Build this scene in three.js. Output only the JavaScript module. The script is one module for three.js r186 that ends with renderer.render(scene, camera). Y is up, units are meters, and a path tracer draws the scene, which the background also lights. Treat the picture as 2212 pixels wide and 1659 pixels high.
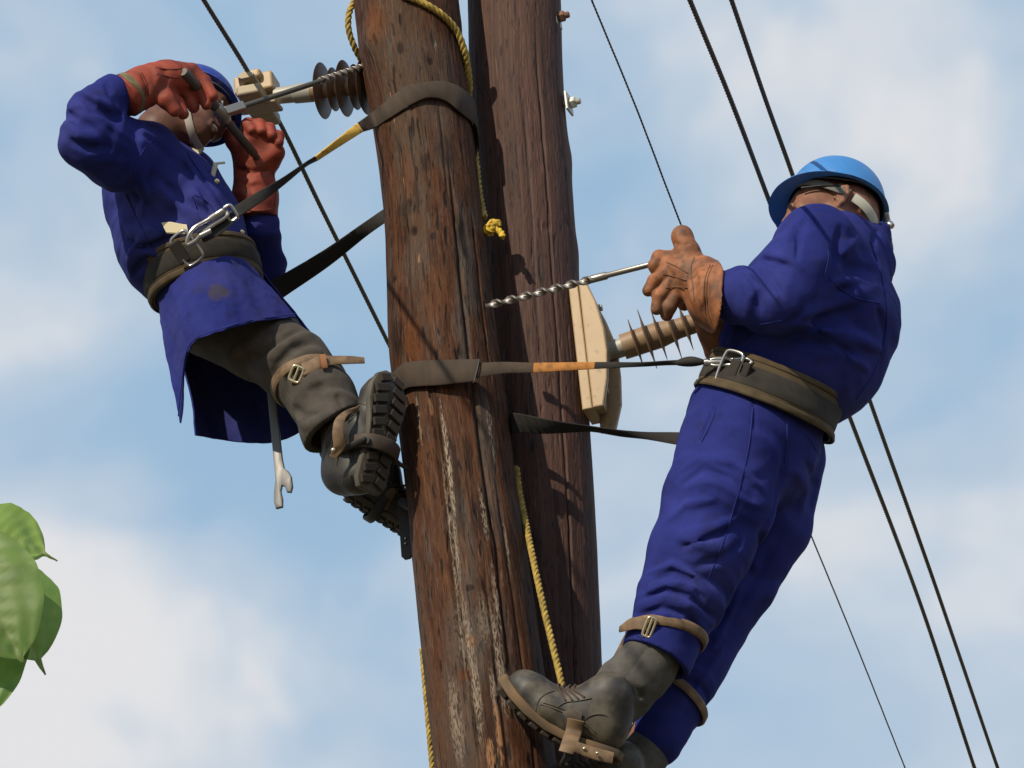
import * as THREE from 'three';
import { mergeGeometries, mergeVertices } from 'three/addons/utils/BufferGeometryUtils.js';
import { RoundedBoxGeometry } from 'three/addons/geometries/RoundedBoxGeometry.js';

// ───────────── camera, sky, sun, exposure ─────────────
const rad = Math.PI / 180;
const scene = new THREE.Scene();
const renderer = new THREE.WebGLRenderer({ antialias: true });
renderer.setSize(1024, 768);
renderer.toneMapping = THREE.LinearToneMapping;
renderer.toneMappingExposure = 1.0;
renderer.shadowMap.enabled = true;
const ELEV = 28 * rad, ROLL = 4.5 * rad, DIST = 10, FOV = 10.42;
const camera = new THREE.PerspectiveCamera(FOV, 4 / 3, 0.1, 6000);
camera.position.set(0, 1.6, DIST * Math.cos(ELEV));
camera.up.set(Math.sin(ROLL), Math.cos(ROLL), 0);
camera.lookAt(0, 1.6 + DIST * Math.sin(ELEV), 0);
camera.updateMatrixWorld(true);

const sunDir = new THREE.Vector3(-0.43, 0.58, 0.69).normalize();
const sun = new THREE.DirectionalLight(new THREE.Color(1.0, 0.87, 0.68), 4.3);
sun.position.copy(sunDir).multiplyScalar(30).add(new THREE.Vector3(0, 6, 0));
sun.target.position.set(0, 6, 0);
sun.castShadow = true;
sun.shadow.mapSize.set(4096, 4096);
Object.assign(sun.shadow.camera, { left: -6, right: 6, top: 7, bottom: -7, near: 1, far: 80 });
sun.shadow.radius = 1;
scene.add(sun, sun.target);

// seeded noise
let seed = 7;
const rnd = () => ((seed = (seed * 1664525 + 1013904223) >>> 0) / 4294967296);
const PERM = new Uint8Array(512);
{ const p = [...Array(256).keys()]; for (let i = 255; i > 0; i--) { const j = Math.floor(rnd() * (i + 1)); [p[i], p[j]] = [p[j], p[i]]; } for (let i = 0; i < 512; i++) PERM[i] = p[i & 255]; }
const GR = [1, 1, 0, -1, 1, 0, 1, -1, 0, -1, -1, 0, 1, 0, 1, -1, 0, 1, 1, 0, -1, -1, 0, -1, 0, 1, 1, 0, -1, 1, 0, 1, -1, 0, -1, -1];
function noise(x, y, z) {                       // gradient noise, about -1..1
  const X0 = Math.floor(x), Y0 = Math.floor(y), Z0 = Math.floor(z);
  x -= X0; y -= Y0; z -= Z0;
  const X = X0 & 255, Y = Y0 & 255, Z = Z0 & 255;
  const u = x * x * x * (x * (x * 6 - 15) + 10), v = y * y * y * (y * (y * 6 - 15) + 10), w = z * z * z * (z * (z * 6 - 15) + 10);
  const g = (h, a, b, c) => { h = (h % 12) * 3; return GR[h] * a + GR[h + 1] * b + GR[h + 2] * c; };
  const A = PERM[X] + Y, B = PERM[X + 1] + Y, AA = PERM[A] + Z, AB = PERM[A + 1] + Z, BA = PERM[B] + Z, BB = PERM[B + 1] + Z;
  const l = (t, a, b) => a + t * (b - a);
  return l(w, l(v, l(u, g(PERM[AA], x, y, z), g(PERM[BA], x - 1, y, z)), l(u, g(PERM[AB], x, y - 1, z), g(PERM[BB], x - 1, y - 1, z))),
    l(v, l(u, g(PERM[AA + 1], x, y, z - 1), g(PERM[BA + 1], x - 1, y, z - 1)), l(u, g(PERM[AB + 1], x, y - 1, z - 1), g(PERM[BB + 1], x - 1, y - 1, z - 1))));
}
const fbm = (x, y, z, o = 4, g = 0.5) => { let s = 0, a = 1, n = 0; for (let i = 0; i < o; i++) { s += a * noise(x, y, z); n += a; a *= g; x = x * 2.03 + 11.3; y = y * 2.03 + 5.7; z = z * 2.03 + 3.1; } return s / n; };
const smooth = (a, b, x) => { const t = Math.min(1, Math.max(0, (x - a) / (b - a))); return t * t * (3 - 2 * t); };
const clamp = (x, a = 0, b = 1) => Math.min(b, Math.max(a, x));
const mix = (a, b, t) => a + (b - a) * t;

// survey of the place: a line of sight (measured on a 2212 x 1659 sheet) met by the upright plane at depth z gives a point in the world
const SHEET = [2212, 1659], FOC = SHEET[1] / 2 / Math.tan(FOV / 2 * rad);
const V = (x, y, z) => new THREE.Vector3(x, y, z);
function sight(px, py) { return V((px - SHEET[0] / 2) / FOC, -(py - SHEET[1] / 2) / FOC, -1).applyQuaternion(camera.quaternion); }
function P(px, py, z) { const d = sight(px, py), t = (z - camera.position.z) / d.z; return d.multiplyScalar(t).add(camera.position); }
function depthOf(p) { return p.clone().sub(camera.position).dot(V(0, 0, -1).applyQuaternion(camera.quaternion)); }
const RM = (rpx, p) => rpx * depthOf(p) / FOC;      // a length on the sheet as metres at p

// sky: pale blue air with thin veils and soft heaped cloud
{
  const W = 2048, H = 1024, data = new Float32Array(W * H * 4);
  // where the heaped and the thin cloud stand (directions)
  const bank = [[-60, 640, 300, 190, 0.5], [80, 1250, 330, 240, 0.62], [330, 1530, 430, 240, 0.62], [80, 120, 260, 180, 0.16], [560, 1000, 260, 170, -0.42], [780, 1250, 200, 300, -0.25],
    [1500, 150, 300, 160, 0.16], [2050, 150, 380, 230, 0.3], [1980, 700, 300, 160, 0.12], [1380, 400, 160, 120, -0.2], [1500, 1000, 330, 200, 0.1], [1330, 1350, 260, 170, -0.22], [2100, 1000, 250, 150, -0.12], [500, 60, 260, 130, -0.15], [2080, 1500, 250, 170, -0.05]]
    .map(([x, y, a, b, w]) => { const d = sight(x, y).normalize(); return { d, a: a / FOC, b: b / FOC, w }; });
  const right = V(1, 0, 0).applyQuaternion(camera.quaternion), upv = V(0, 1, 0).applyQuaternion(camera.quaternion);
  for (let j = 0; j < H; j++) for (let i = 0; i < W; i++) {
    const el = ((j + 0.5) / H - 0.5) * Math.PI, lon = ((i + 0.5) / W - 0.5) * 2 * Math.PI;
    const yy = Math.sin(el), c = Math.cos(el), x = c * Math.cos(lon), z = c * Math.sin(lon);
    const d = V(x, yy, z);
    const k = 9;
    let n = fbm(x * k + 2.3 * noise(x * 5, yy * 5, z * 5), yy * k * 1.5, z * k, 6, 0.56);
    let veil = fbm(x * 5.1 + 7, yy * 9 + 3, z * 5.1, 5, 0.6);
    let m = 0.3 + 0.8 * n + 0.34 * veil + 0.3 * fbm(x * 30 + 3 * n, yy * 52 + 2 * veil, z * 30, 4, 0.68);
    for (const b of bank) { const q = d.dot(b.d); if (q < 0.97) continue; const ax = right.dot(d) - right.dot(b.d), ay = upv.dot(d) - upv.dot(b.d); m += b.w * 0.8 * Math.exp(-(ax * ax) / (b.a * b.a) - (ay * ay) / (b.b * b.b)); }
    const cl = 0.58 * smooth(-0.1, 0.8, m) + 0.42 * smooth(0.42, 0.86, m);
    const hz = Math.pow(1 - clamp(yy), 5);                        // paler towards the horizon
    const deep = 1 - 0.45 * smooth(0.5, 1, yy);                     // deeper blue overhead
    const blue = [mix(0.31 * deep, 0.55, hz), mix(0.485 * deep, 0.62, hz), mix(0.675 * Math.sqrt(deep), 0.72, hz)], white = [0.77, 0.77, 0.785];
    const o = (j * W + i) * 4;
    for (let q = 0; q < 3; q++) data[o + q] = yy < -0.02 ? [0.2, 0.19, 0.16][q] : mix(blue[q], white[q], cl);
    data[o + 3] = 1;
  }
  const t = new THREE.DataTexture(data, W, H, THREE.RGBAFormat, THREE.FloatType);
  t.mapping = THREE.EquirectangularReflectionMapping;
  t.magFilter = t.minFilter = THREE.LinearFilter;
  t.needsUpdate = true;
  scene.background = t;
  scene.environment = t;
}

// ───────────── helpers ─────────────
const mat = (r, g, b, rough = 0.8, o = {}) => new THREE.MeshStandardMaterial({ color: new THREE.Color().setRGB(r, g, b), roughness: rough, ...o });
const phys = (r, g, b, rough = 0.8, o = {}) => new THREE.MeshPhysicalMaterial({ color: new THREE.Color().setRGB(r, g, b), roughness: rough, ...o });
const taken = {};
const numbered = (n) => { const k = taken[n] = (taken[n] ?? -1) + 1; return k ? n + '_' + String(k).padStart(3, '0') : n; };
function tag(o, label, category, group) { o.userData.label = label; o.userData.category = category; if (group) o.userData.group = group; return o; }
function thing(name, at, label, category, group) { const g = new THREE.Group(); g.name = numbered(name); g.position.copy(at); scene.add(g); return tag(g, label, category, group); }
function ownNormals(g) { if (!g.attributes.normal) g.computeVertexNormals(); return g; }
function joined(list) {
  list = list.flat(9).map((g) => { const h = g.index ? g.toNonIndexed() : g.clone(); ownNormals(h); for (const k of Object.keys(h.attributes)) if (!['position', 'normal', 'uv', 'color'].includes(k)) h.deleteAttribute(k); return h; });
  const uv = list.every((g) => g.attributes.uv), col = list.every((g) => g.attributes.color);
  for (const g of list) { if (!uv) g.deleteAttribute('uv'); if (!col) g.deleteAttribute('color'); }
  return list.length === 1 ? list[0] : mergeGeometries(list);
}
// a part: its geometry is given in world coordinates and hung under its thing (or under a part of it)
function part(name, geos, material, parent, label) {
  const g = Array.isArray(geos) ? joined(geos) : geos;
  ownNormals(g);
  const m = new THREE.Mesh(g, material); m.name = name;
  const at = V(0, 0, 0); let p = parent; while (p && p !== scene) { at.add(p.position); p = p.parent; }
  g.translate(-at.x, -at.y, -at.z);
  m.castShadow = m.receiveShadow = true;
  if (label) m.userData.label = label;
  parent.add(m);
  return m;
}
function tint(g, f) {                             // vertex colours from the matter at each point (linear)
  const p = g.attributes.position, c = new Float32Array(p.count * 3), v = V(0, 0, 0);
  for (let i = 0; i < p.count; i++) { v.fromBufferAttribute(p, i); const q = f(v, i); c[i * 3] = q[0]; c[i * 3 + 1] = q[1]; c[i * 3 + 2] = q[2]; }
  g.setAttribute('color', new THREE.BufferAttribute(c, 3));
  return g;
}
function curve(pts, n, closed = false) { const c = new THREE.CatmullRomCurve3(pts, closed, 'centripetal'); return c.getSpacedPoints(n); }
// tube along points; radius a number or f(t); frames carried along
function tube(pts, r, seg = 10, closed = false, cap = true) {
  const n = pts.length, pos = [], idx = [], uv = []; let N = null, len = 0;
  const T = pts.map((p, i) => closed ? pts[(i + 1) % n].clone().sub(pts[(i + n - 1) % n]).normalize() : pts[Math.min(n - 1, i + 1)].clone().sub(pts[Math.max(0, i - 1)]).normalize());
  N = V(0.3, 1, 0.2).cross(T[0]).normalize();
  for (let i = 0; i < n; i++) {
    N.sub(T[i].clone().multiplyScalar(N.dot(T[i]))).normalize();
    const B = T[i].clone().cross(N), R = typeof r === 'function' ? r(i / (n - 1)) : r;
    if (i) len += pts[i].distanceTo(pts[i - 1]);
    for (let k = 0; k <= seg; k++) { const a = k / seg * 2 * Math.PI, q = pts[i].clone().addScaledVector(N, Math.cos(a) * R).addScaledVector(B, Math.sin(a) * R); pos.push(q.x, q.y, q.z); uv.push(k / seg, len); }
  }
  const m = closed ? n : n - 1;
  for (let i = 0; i < m; i++) for (let k = 0; k < seg; k++) { const a = i * (seg + 1) + k, b = ((i + 1) % n) * (seg + 1) + k; idx.push(a, a + 1, b, b, a + 1, b + 1); }
  if (!closed && cap) for (const e of [0, n - 1]) { const c = pos.length / 3; pos.push(pts[e].x, pts[e].y, pts[e].z); uv.push(0.5, 0); for (let k = 0; k < seg; k++) { const a = e * (seg + 1) + k; e ? idx.push(c, a, a + 1) : idx.push(c, a + 1, a); } }
  const g = new THREE.BufferGeometry();
  g.setAttribute('position', new THREE.Float32BufferAttribute(pos, 3)); g.setAttribute('uv', new THREE.Float32BufferAttribute(uv, 2)); g.setIndex(idx); g.computeVertexNormals();
  return g;
}
// laid rope or stranded wire: strands wound round the path
function laid(pts, R, strands, pitch, seg = 7) {
  const n = pts.length, out = []; let len = 0; const S = [0]; for (let i = 1; i < n; i++) { len += pts[i].distanceTo(pts[i - 1]); S.push(len); }
  const T = pts.map((p, i) => pts[Math.min(n - 1, i + 1)].clone().sub(pts[Math.max(0, i - 1)]).normalize());
  const N0 = V(0.3, 1, 0.2).cross(T[0]).normalize(), fr = [];
  for (let i = 0; i < n; i++) { N0.sub(T[i].clone().multiplyScalar(N0.dot(T[i]))).normalize(); fr.push([N0.clone(), T[i].clone().cross(N0)]); }
  const rs = strands === 3 ? R * 0.54 : R * Math.sin(Math.PI / strands) / (1 + Math.sin(Math.PI / strands)) * 1.06, ro = R - rs;
  for (let s = 0; s < strands; s++) out.push(tube(pts.map((p, i) => { const a = S[i] / pitch * 2 * Math.PI + s / strands * 2 * Math.PI; return p.clone().addScaledVector(fr[i][0], Math.cos(a) * ro).addScaledVector(fr[i][1], Math.sin(a) * ro); }), rs, seg));
  return out;
}
// strap between two edge curves with a thickness; rows [[edgeA, edgeB]]
function strap(rows, thick, n = 0, bulge = 0.35) {
  let A = rows.map((r) => r[0]), B = rows.map((r) => r[1]);
  if (n) { const ca = new THREE.CatmullRomCurve3(A, false, 'centripetal'), cb = new THREE.CatmullRomCurve3(B, false, 'centripetal'); A = []; B = []; for (let i = 0; i <= n; i++) { A.push(ca.getPoint(i / n)); B.push(cb.getPoint(i / n)); } }
  const m = A.length, pos = [], idx = [], uv = [], K = 10; let len = 0;
  for (let i = 0; i < m; i++) {
    const T = A[Math.min(m - 1, i + 1)].clone().add(B[Math.min(m - 1, i + 1)]).sub(A[Math.max(0, i - 1)]).sub(B[Math.max(0, i - 1)]).normalize();
    const U = B[i].clone().sub(A[i]), w = U.length(), C = A[i].clone().add(B[i]).multiplyScalar(0.5), Nn = U.clone().cross(T).normalize(); U.normalize();
    if (i) len += C.distanceTo(A[i - 1].clone().add(B[i - 1]).multiplyScalar(0.5));
    const h = thick / 2, e = Math.min(w / 2, h * 0.9), prof = [[-w / 2, -h * bulge], [-w / 2 + e, -h], [0, -h], [w / 2 - e, -h], [w / 2, -h * bulge], [w / 2, h * bulge], [w / 2 - e, h], [0, h], [-w / 2 + e, h], [-w / 2, h * bulge]];
    prof.forEach(([a, b], k) => { const q = C.clone().addScaledVector(U, a).addScaledVector(Nn, b); pos.push(q.x, q.y, q.z); uv.push(a, len); });
  }
  for (let i = 0; i < m - 1; i++) for (let k = 0; k < K; k++) { const a = i * K + k, b = i * K + (k + 1) % K, c = a + K, d = b + K; idx.push(a, c, b, b, c, d); }
  for (const e of [0, m - 1]) for (let k = 1; k < K - 1; k++) e ? idx.push(e * K, e * K + k + 1, e * K + k) : idx.push(0, k, k + 1);
  let g = new THREE.BufferGeometry();
  g.setAttribute('position', new THREE.Float32BufferAttribute(pos, 3)); g.setAttribute('uv', new THREE.Float32BufferAttribute(uv, 2)); g.setIndex(idx);
  g = g.toNonIndexed(); g.computeVertexNormals();
  return creased(g, 38);
}
// soften normals across edges flatter than an angle
function creased(g, deg = 40) {
  g = g.index ? g.toNonIndexed() : g; g.deleteAttribute('normal'); g.computeVertexNormals();
  const p = g.attributes.position, n = g.attributes.normal, map = new Map(), c = Math.cos(deg * rad), fn = [];
  const key = (i) => Math.round(p.getX(i) * 2e4) + ',' + Math.round(p.getY(i) * 2e4) + ',' + Math.round(p.getZ(i) * 2e4);
  for (let i = 0; i < p.count; i++) { fn.push([n.getX(i), n.getY(i), n.getZ(i)]); const k = key(i); map.has(k) ? map.get(k).push(i) : map.set(k, [i]); }
  for (const l of map.values()) for (const i of l) { let x = 0, y = 0, z = 0; for (const j of l) if (fn[i][0] * fn[j][0] + fn[i][1] * fn[j][1] + fn[i][2] * fn[j][2] > c) { x += fn[j][0]; y += fn[j][1]; z += fn[j][2]; } const q = Math.hypot(x, y, z) || 1; n.setXYZ(i, x / q, y / q, z / q); }
  return g;
}
// a turned shape between two points: profile [[share of the way, radius]]
function turned(A, B, prof, seg = 28) {
  const L = A.distanceTo(B), g = new THREE.LatheGeometry(prof.map(([t, r]) => new THREE.Vector2(Math.max(r, 0.0001), t * L)), seg);
  g.applyQuaternion(new THREE.Quaternion().setFromUnitVectors(V(0, 1, 0), B.clone().sub(A).normalize())); g.translate(A.x, A.y, A.z);
  return creased(g, 45);
}
// place a geometry made round the origin: axes X, Y (and their cross) and a position
function seat(g, at, X, Y) {
  const x = X.clone().normalize(), z = x.clone().cross(Y).normalize(), y = z.clone().cross(x);
  return g.applyMatrix4(new THREE.Matrix4().makeBasis(x, y, z).setPosition(at));
}
const rbox = (a, b, c, r = 0.003, s = 2) => new RoundedBoxGeometry(a, b, c, s, r);
const dirAt = (p, q) => q.clone().sub(p).normalize();
function prism(shapePts, depth, bevel = 0.002) { const s = new THREE.Shape(shapePts.map(([x, y]) => new THREE.Vector2(x, y))); const g = new THREE.ExtrudeGeometry(s, { depth: depth - 2 * bevel, bevelEnabled: bevel > 0, bevelSize: bevel, bevelThickness: bevel, bevelSegments: 2, steps: 1 }); g.translate(0, 0, bevel - depth / 2); return g; }
function texture(w, h, f, srgb = true, wrap = THREE.RepeatWrapping) {
  const d = new Uint8Array(w * h * 4);
  for (let j = 0; j < h; j++) for (let i = 0; i < w; i++) { const c = f((i + 0.5) / w, (j + 0.5) / h), o = (j * w + i) * 4; d[o] = clamp(c[0]) * 255; d[o + 1] = clamp(c[1]) * 255; d[o + 2] = clamp(c[2]) * 255; d[o + 3] = 255; }
  const t = new THREE.DataTexture(d, w, h); t.wrapS = t.wrapT = wrap; t.magFilter = THREE.LinearFilter; t.minFilter = THREE.LinearMipmapLinearFilter; t.generateMipmaps = true; if (srgb) t.colorSpace = THREE.SRGBColorSpace; t.needsUpdate = true; return t;
}
// ───────────── ground ─────────────
{
  const g = new THREE.PlaneGeometry(4000, 4000, 200, 200); g.rotateX(-Math.PI / 2);
  const p = g.attributes.position; for (let i = 0; i < p.count; i++) { const x = p.getX(i), z = p.getZ(i), r = Math.hypot(x, z); p.setY(i, r > 60 ? 6 * smooth(60, 900, r) * (0.4 + fbm(x * 0.004, 3, z * 0.004)) : 0); }
  g.computeVertexNormals();
  tint(g, (v) => { const n = fbm(v.x * 0.02, 1.5, v.z * 0.02, 4), k = smooth(-0.1, 0.3, n); return [mix(0.19, 0.075, k), mix(0.115, 0.088, k), mix(0.068, 0.032, k)]; });
  const m = part('ground', g, new THREE.MeshStandardMaterial({ vertexColors: true, roughness: 0.95 }), scene);
  m.userData = { kind: 'structure', label: 'flat red earth and grass ground below the poles' };
}

// ───────────── the two poles ─────────────
const frontRow = [[885, 60, 113], [891, 126, 111], [914, 273, 107], [934, 440, 105.5], [948, 611, 111.5], [959, 746, 118], [975, 880, 119], [1001, 1087, 120], [1016, 1210, 124.5], [1048, 1471, 129.5], [1066, 1617, 131]];
const rearRow = [[1111, 0, 101, -0.14], [1117, 205, 102, -0.15], [1133, 411, 104.5, -0.165], [1144.5, 611, 106.5, -0.18], [1171, 1002, 108.5, -0.215], [1182, 1210, 109.5, -0.235], [1190, 1441, 110.5, -0.255]];
function poleOf(rows) {
  const at = rows.map(([x, y, h, z = 0]) => { const p = P(x, y, z); return { x: p.x, y: p.y, z, r: RM(h, p) }; }).sort((a, b) => a.y - b.y);
  const f = (y) => {
    const n = at.length; let i = 0; while (i < n - 2 && y > at[i + 1].y) i++;
    if (y < at[0].y || y > at[n - 1].y) { const a = at[0], b = at[n - 1], t = (y - a.y) / (b.y - a.y), e = y < a.y ? a : b; return { x: e.x + (b.x - a.x) / (b.y - a.y) * (y - e.y), z: e.z + (b.z - a.z) / (b.y - a.y) * (y - e.y), r: e.r + (y < a.y ? 0.004 * (a.y - y) : -0.004 * (y - b.y)) }; }
    const g = (k) => { const m = (j) => j <= 0 || j >= n - 1 ? (j <= 0 ? (at[1][k] - at[0][k]) / (at[1].y - at[0].y) : (at[n - 1][k] - at[n - 2][k]) / (at[n - 1].y - at[n - 2].y)) : (at[j + 1][k] - at[j - 1][k]) / (at[j + 1].y - at[j - 1].y); const a = at[i], b = at[i + 1], h = b.y - a.y, t = (y - a.y) / h, t2 = t * t, t3 = t2 * t; return (2 * t3 - 3 * t2 + 1) * a[k] + (t3 - 2 * t2 + t) * h * m(i) + (-2 * t3 + 3 * t2) * b[k] + (t3 - t2) * h * m(i + 1); };
    return { x: g('x'), z: g('z'), r: g('r') };
  };
  return f;
}
const frontPole = poleOf(frontRow), rearPole = poleOf(rearRow);
const Y0 = P(1000, 1760, 0).y, Y1 = P(900, -120, 0).y;            // stretch of the poles that is surveyed
const TOP = Y1 + 0.75;
// point on a pole: angle 0 faces the camera (+z), positive to the right
const onPole = (pole, a, y, off = 0) => { const q = pole(y), r = q.r + off; return V(q.x + Math.sin(a) * r, y, q.z + Math.cos(a) * r); };
// where a line of sight meets a pole
function hitPole(pole, px, py, off = 0) { const d = sight(px, py).normalize(); let t = 8; for (let i = 0; i < 160; i++) { const p = camera.position.clone().addScaledVector(d, t), q = pole(p.y), s = Math.hypot(p.x - q.x, p.z - q.z) - q.r - off; if (s < 0.0004) return p; t += Math.max(0.0004, s * 0.8); if (t > 14) break; } const p = P(px, py, 0), q = pole(p.y); return V(p.x, p.y, q.z); }

function timber(pole, s, cracks, knots, rough) {                  // relief of the wood in metres at angle a, height y
  return (a, y) => {
    const ca = Math.cos(a), sa = Math.sin(a);
    let d = 0.0035 * rough * fbm(ca * 1.6 + s, y * 1.3, sa * 1.6, 3) + 0.0022 * rough * fbm(ca * 6 + s, y * 4, sa * 6, 4, 0.6) + 0.0009 * fbm(ca * 26, y * 4 + s, sa * 26, 3);
    for (const c of cracks) { if (y < c.y0 || y > c.y1) continue; const t = (y - c.y0) / (c.y1 - c.y0), w = c.a + 0.05 * fbm(y * 3, c.a * 9, s, 3) + 0.012 * noise(y * 25, c.a, 1); let e = a - w; e = Math.atan2(Math.sin(e), Math.cos(e)); d -= c.d * Math.exp(-(e * e) / (c.w * c.w)) * smooth(0, 0.12, t) * smooth(1, 0.85, t); }
    for (const k of knots) { let e = Math.atan2(Math.sin(a - k.a), Math.cos(a - k.a)) * 0.125, f = y - k.y, q = (e * e + f * f * 0.45) / (k.r * k.r); if (q < 6) d += k.h * Math.exp(-q); }
    return d;
  };
}
function poleGeometry(pole, relief) {
  const rows = [0]; for (let y = 0.4; y < Y0; y += 0.4) rows.push(y); const N = 620; for (let i = 0; i <= N; i++) rows.push(Y0 + (Y1 - Y0) * i / N); for (let k = 1; k <= 6; k++) rows.push(Y1 + (TOP - Y1) * k / 6);
  const SEG = 300, pos = [], uv = [], idx = [];
  rows.forEach((y) => { for (let k = 0; k <= SEG; k++) { const a = k / SEG * 2 * Math.PI - Math.PI, q = onPole(pole, a, y, relief(k === SEG ? -Math.PI : a, y)); pos.push(q.x, q.y, q.z); uv.push(k / SEG, (y - Y0) / (Y1 - Y0)); } });
  for (let i = 0; i < rows.length - 1; i++) for (let k = 0; k < SEG; k++) { const a = i * (SEG + 1) + k, b = a + SEG + 1; idx.push(a, a + 1, b, b, a + 1, b + 1); }
  const e = (rows.length - 1) * (SEG + 1), c = pole(TOP), n = pos.length / 3; pos.push(c.x, TOP + 0.01, c.z); uv.push(0.5, 1); for (let k = 0; k < SEG; k++) idx.push(n, e + k, e + k + 1);
  const g = new THREE.BufferGeometry(); g.setAttribute('position', new THREE.Float32BufferAttribute(pos, 3)); g.setAttribute('uv', new THREE.Float32BufferAttribute(uv, 2)); g.setIndex(idx); g.computeVertexNormals();
  return g;
}
// where on the pole (angle, height) a mark stands
function markAt(pole, px, py) { const p = hitPole(pole, px, py), q = pole(p.y); return { a: Math.atan2(p.x - q.x, p.z - q.z), y: p.y }; }
const mk = (pole, px, py, w, h, k = 1) => ({ ...markAt(pole, px, py), w: w / 910 / 0.125, h: h / 800, k });
const bw = (a, b) => Math.atan2(Math.sin(a - b), Math.cos(a - b));

const front = { s: 3.1,
  cracks: [[[1030, 880], 1.5, 0.01, 0.04], [[985, 1230], 1.0, 0.011, 0.024], [[965, 1150], 0.9, 0.007, 0.03], [[1040, 640], 0.5, 0.009, 0.022], [[1120, 1380], 0.9, 0.004, 0.03], [[880, 500], 0.6, 0.003, 0.03], [[960, 330], 0.3, 0.003, 0.03], [[870, 420], 0.35, 0.004, 0.03], [[1080, 1500], 0.7, 0.006, 0.03]]
    .map(([[x, y], L, d, w]) => { const m = markAt(frontPole, x, y); return { a: m.a, y0: m.y - L / 2, y1: m.y + L / 2, d, w }; }),
  knots: [[800, 90, 0.03, 0.014], [880, 470, 0.03, 0.006], [950, 150, 0.02, -0.004], [1000, 560, 0.03, 0.005], [1000, 505, 0.02, -0.005], [860, 620, 0.035, 0.006], [1060, 1180, 0.03, 0.005], [1100, 1040, 0.03, -0.004], [1000, 1330, 0.03, 0.004], [920, 1180, 0.03, 0.003], [900, 720, 0.03, 0.006], [890, 505, 0.012, -0.006], [930, 130, 0.012, -0.005], [945, 455, 0.012, -0.005]]
    .map(([x, y, r, h]) => ({ ...markAt(frontPole, x, y), r, h })) };
const rear = { s: 9.7,
  cracks: [[[1215, 900], 2.4, 0.005, 0.022], [[1210, 250], 0.8, 0.003, 0.02], [[1150, 500], 0.8, 0.003, 0.03], [[1240, 1400], 0.8, 0.003, 0.02]].map(([[x, y], L, d, w]) => { const m = markAt(rearPole, x, y); return { a: m.a, y0: m.y - L / 2, y1: m.y + L / 2, d, w }; }),
  knots: [[1170, 300, 0.02, -0.003], [1180, 490, 0.008, -0.004], [1225, 480, 0.008, -0.004], [1240, 1380, 0.03, 0.006], [1205, 1195, 0.012, -0.004], [1245, 540, 0.03, 0.005], [1240, 270, 0.03, 0.005]].map(([x, y, r, h]) => ({ ...markAt(rearPole, x, y), r, h })) };
const reliefF = timber(frontPole, front.s, front.cracks, front.knots, 1), reliefR = timber(rearPole, rear.s, rear.cracks, rear.knots, 0.7);

// colours of the wood: creosote browns, grey weathered flakes, tar spots, orange heartwood, pale streaks that paint sun glints into the colour
const paintedGlints = [[968, 1000, 7, 130, 1], [975, 1130, 9, 150, 1], [985, 1240, 8, 60, 0.8], [1005, 1380, 17, 90, 0.75], [1025, 1490, 12, 110, 0.8], [985, 1560, 16, 90, 0.6], [1045, 1110, 6, 60, 0.8], [1060, 930, 7, 70, 0.6], [1072, 1290, 6, 80, 0.7], [1080, 1430, 9, 120, 0.7], [1068, 1500, 7, 60, 0.7], [940, 100, 3, 14, 0.8], [905, 905, 4, 60, 0.6], [1050, 1340, 18, 60, 0.4], [1095, 1180, 5, 50, 0.5]].map((q) => mk(frontPole, ...q));
const grey = [[1010, 560, 22, 120, 1], [1000, 700, 16, 110, 0.8], [950, 250, 40, 50, 0.6], [930, 130, 70, 70, 0.5], [1000, 1180, 24, 130, 0.8], [1010, 1390, 50, 110, 0.7], [990, 1560, 40, 140, 0.6], [960, 330, 30, 60, 0.6], [1060, 1000, 26, 160, 0.8], [880, 330, 40, 50, 0.3], [900, 560, 30, 60, 0.4]].map((q) => mk(frontPole, ...q));
const orange = [[812, 50, 28, 50, 1], [890, 735, 26, 60, 1], [1085, 1050, 10, 90, 1], [1015, 1385, 16, 14, 1], [1000, 1455, 14, 14, 1], [1145, 1480, 14, 130, 0.8], [940, 640, 30, 70, 0.5], [880, 380, 20, 70, 0.6], [1000, 1180, 12, 60, 0.5], [1010, 900, 12, 70, 0.5], [870, 1100, 60, 200, 0.35], [940, 1500, 30, 160, 0.4]].map((q) => mk(frontPole, ...q));
const fresh = [[1077, 1585, 5, 55, 1], [862, 1082, 5, 12, 1], [1060, 1630, 8, 30, 0.9], [905, 560, 3, 10, 0.8], [870, 395, 3, 12, 0.8], [1000, 800, 3, 14, 0.7], [848, 235, 2.5, 40, 0.9], [1095, 1500, 3, 22, 0.7], [930, 880, 3, 16, 0.7]].map((q) => mk(frontPole, ...q));
const tar = [[865, 105, 8, 14, 1], [930, 130, 7, 9, 1], [965, 330, 18, 40, 0.7], [1000, 510, 12, 60, 1], [895, 498, 9, 9, 1], [935, 510, 7, 11, 1], [855, 605, 12, 8, 1], [860, 730, 24, 50, 0.8], [880, 450, 30, 20, 0.7], [1045, 1120, 26, 50, 0.8], [1010, 985, 8, 50, 0.7], [920, 350, 14, 22, 0.7], [1030, 620, 10, 60, 0.6], [985, 1060, 12, 120, 0.7], [1015, 1270, 8, 8, 1], [945, 205, 8, 10, 0.8], [900, 420, 10, 40, 0.7], [1090, 1400, 30, 120, 0.6], [1060, 1560, 30, 100, 0.5]].map((q) => mk(frontPole, ...q));
const marks = (list, a, y, warp) => { let s = 0; for (const m of list) { const f = (y - m.y) / m.h; if (f * f > 5) continue; const e = bw(a, m.a) / m.w, q = e * e + f * f; if (q < 5) s = Math.max(s, m.k * smooth(1.35, 0.35, q + warp)); } return s; };
const map01 = (c) => c.map((v) => (v <= 0.0031308 ? v * 12.92 : 1.055 * Math.pow(v, 1 / 2.4) - 0.055));
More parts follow.
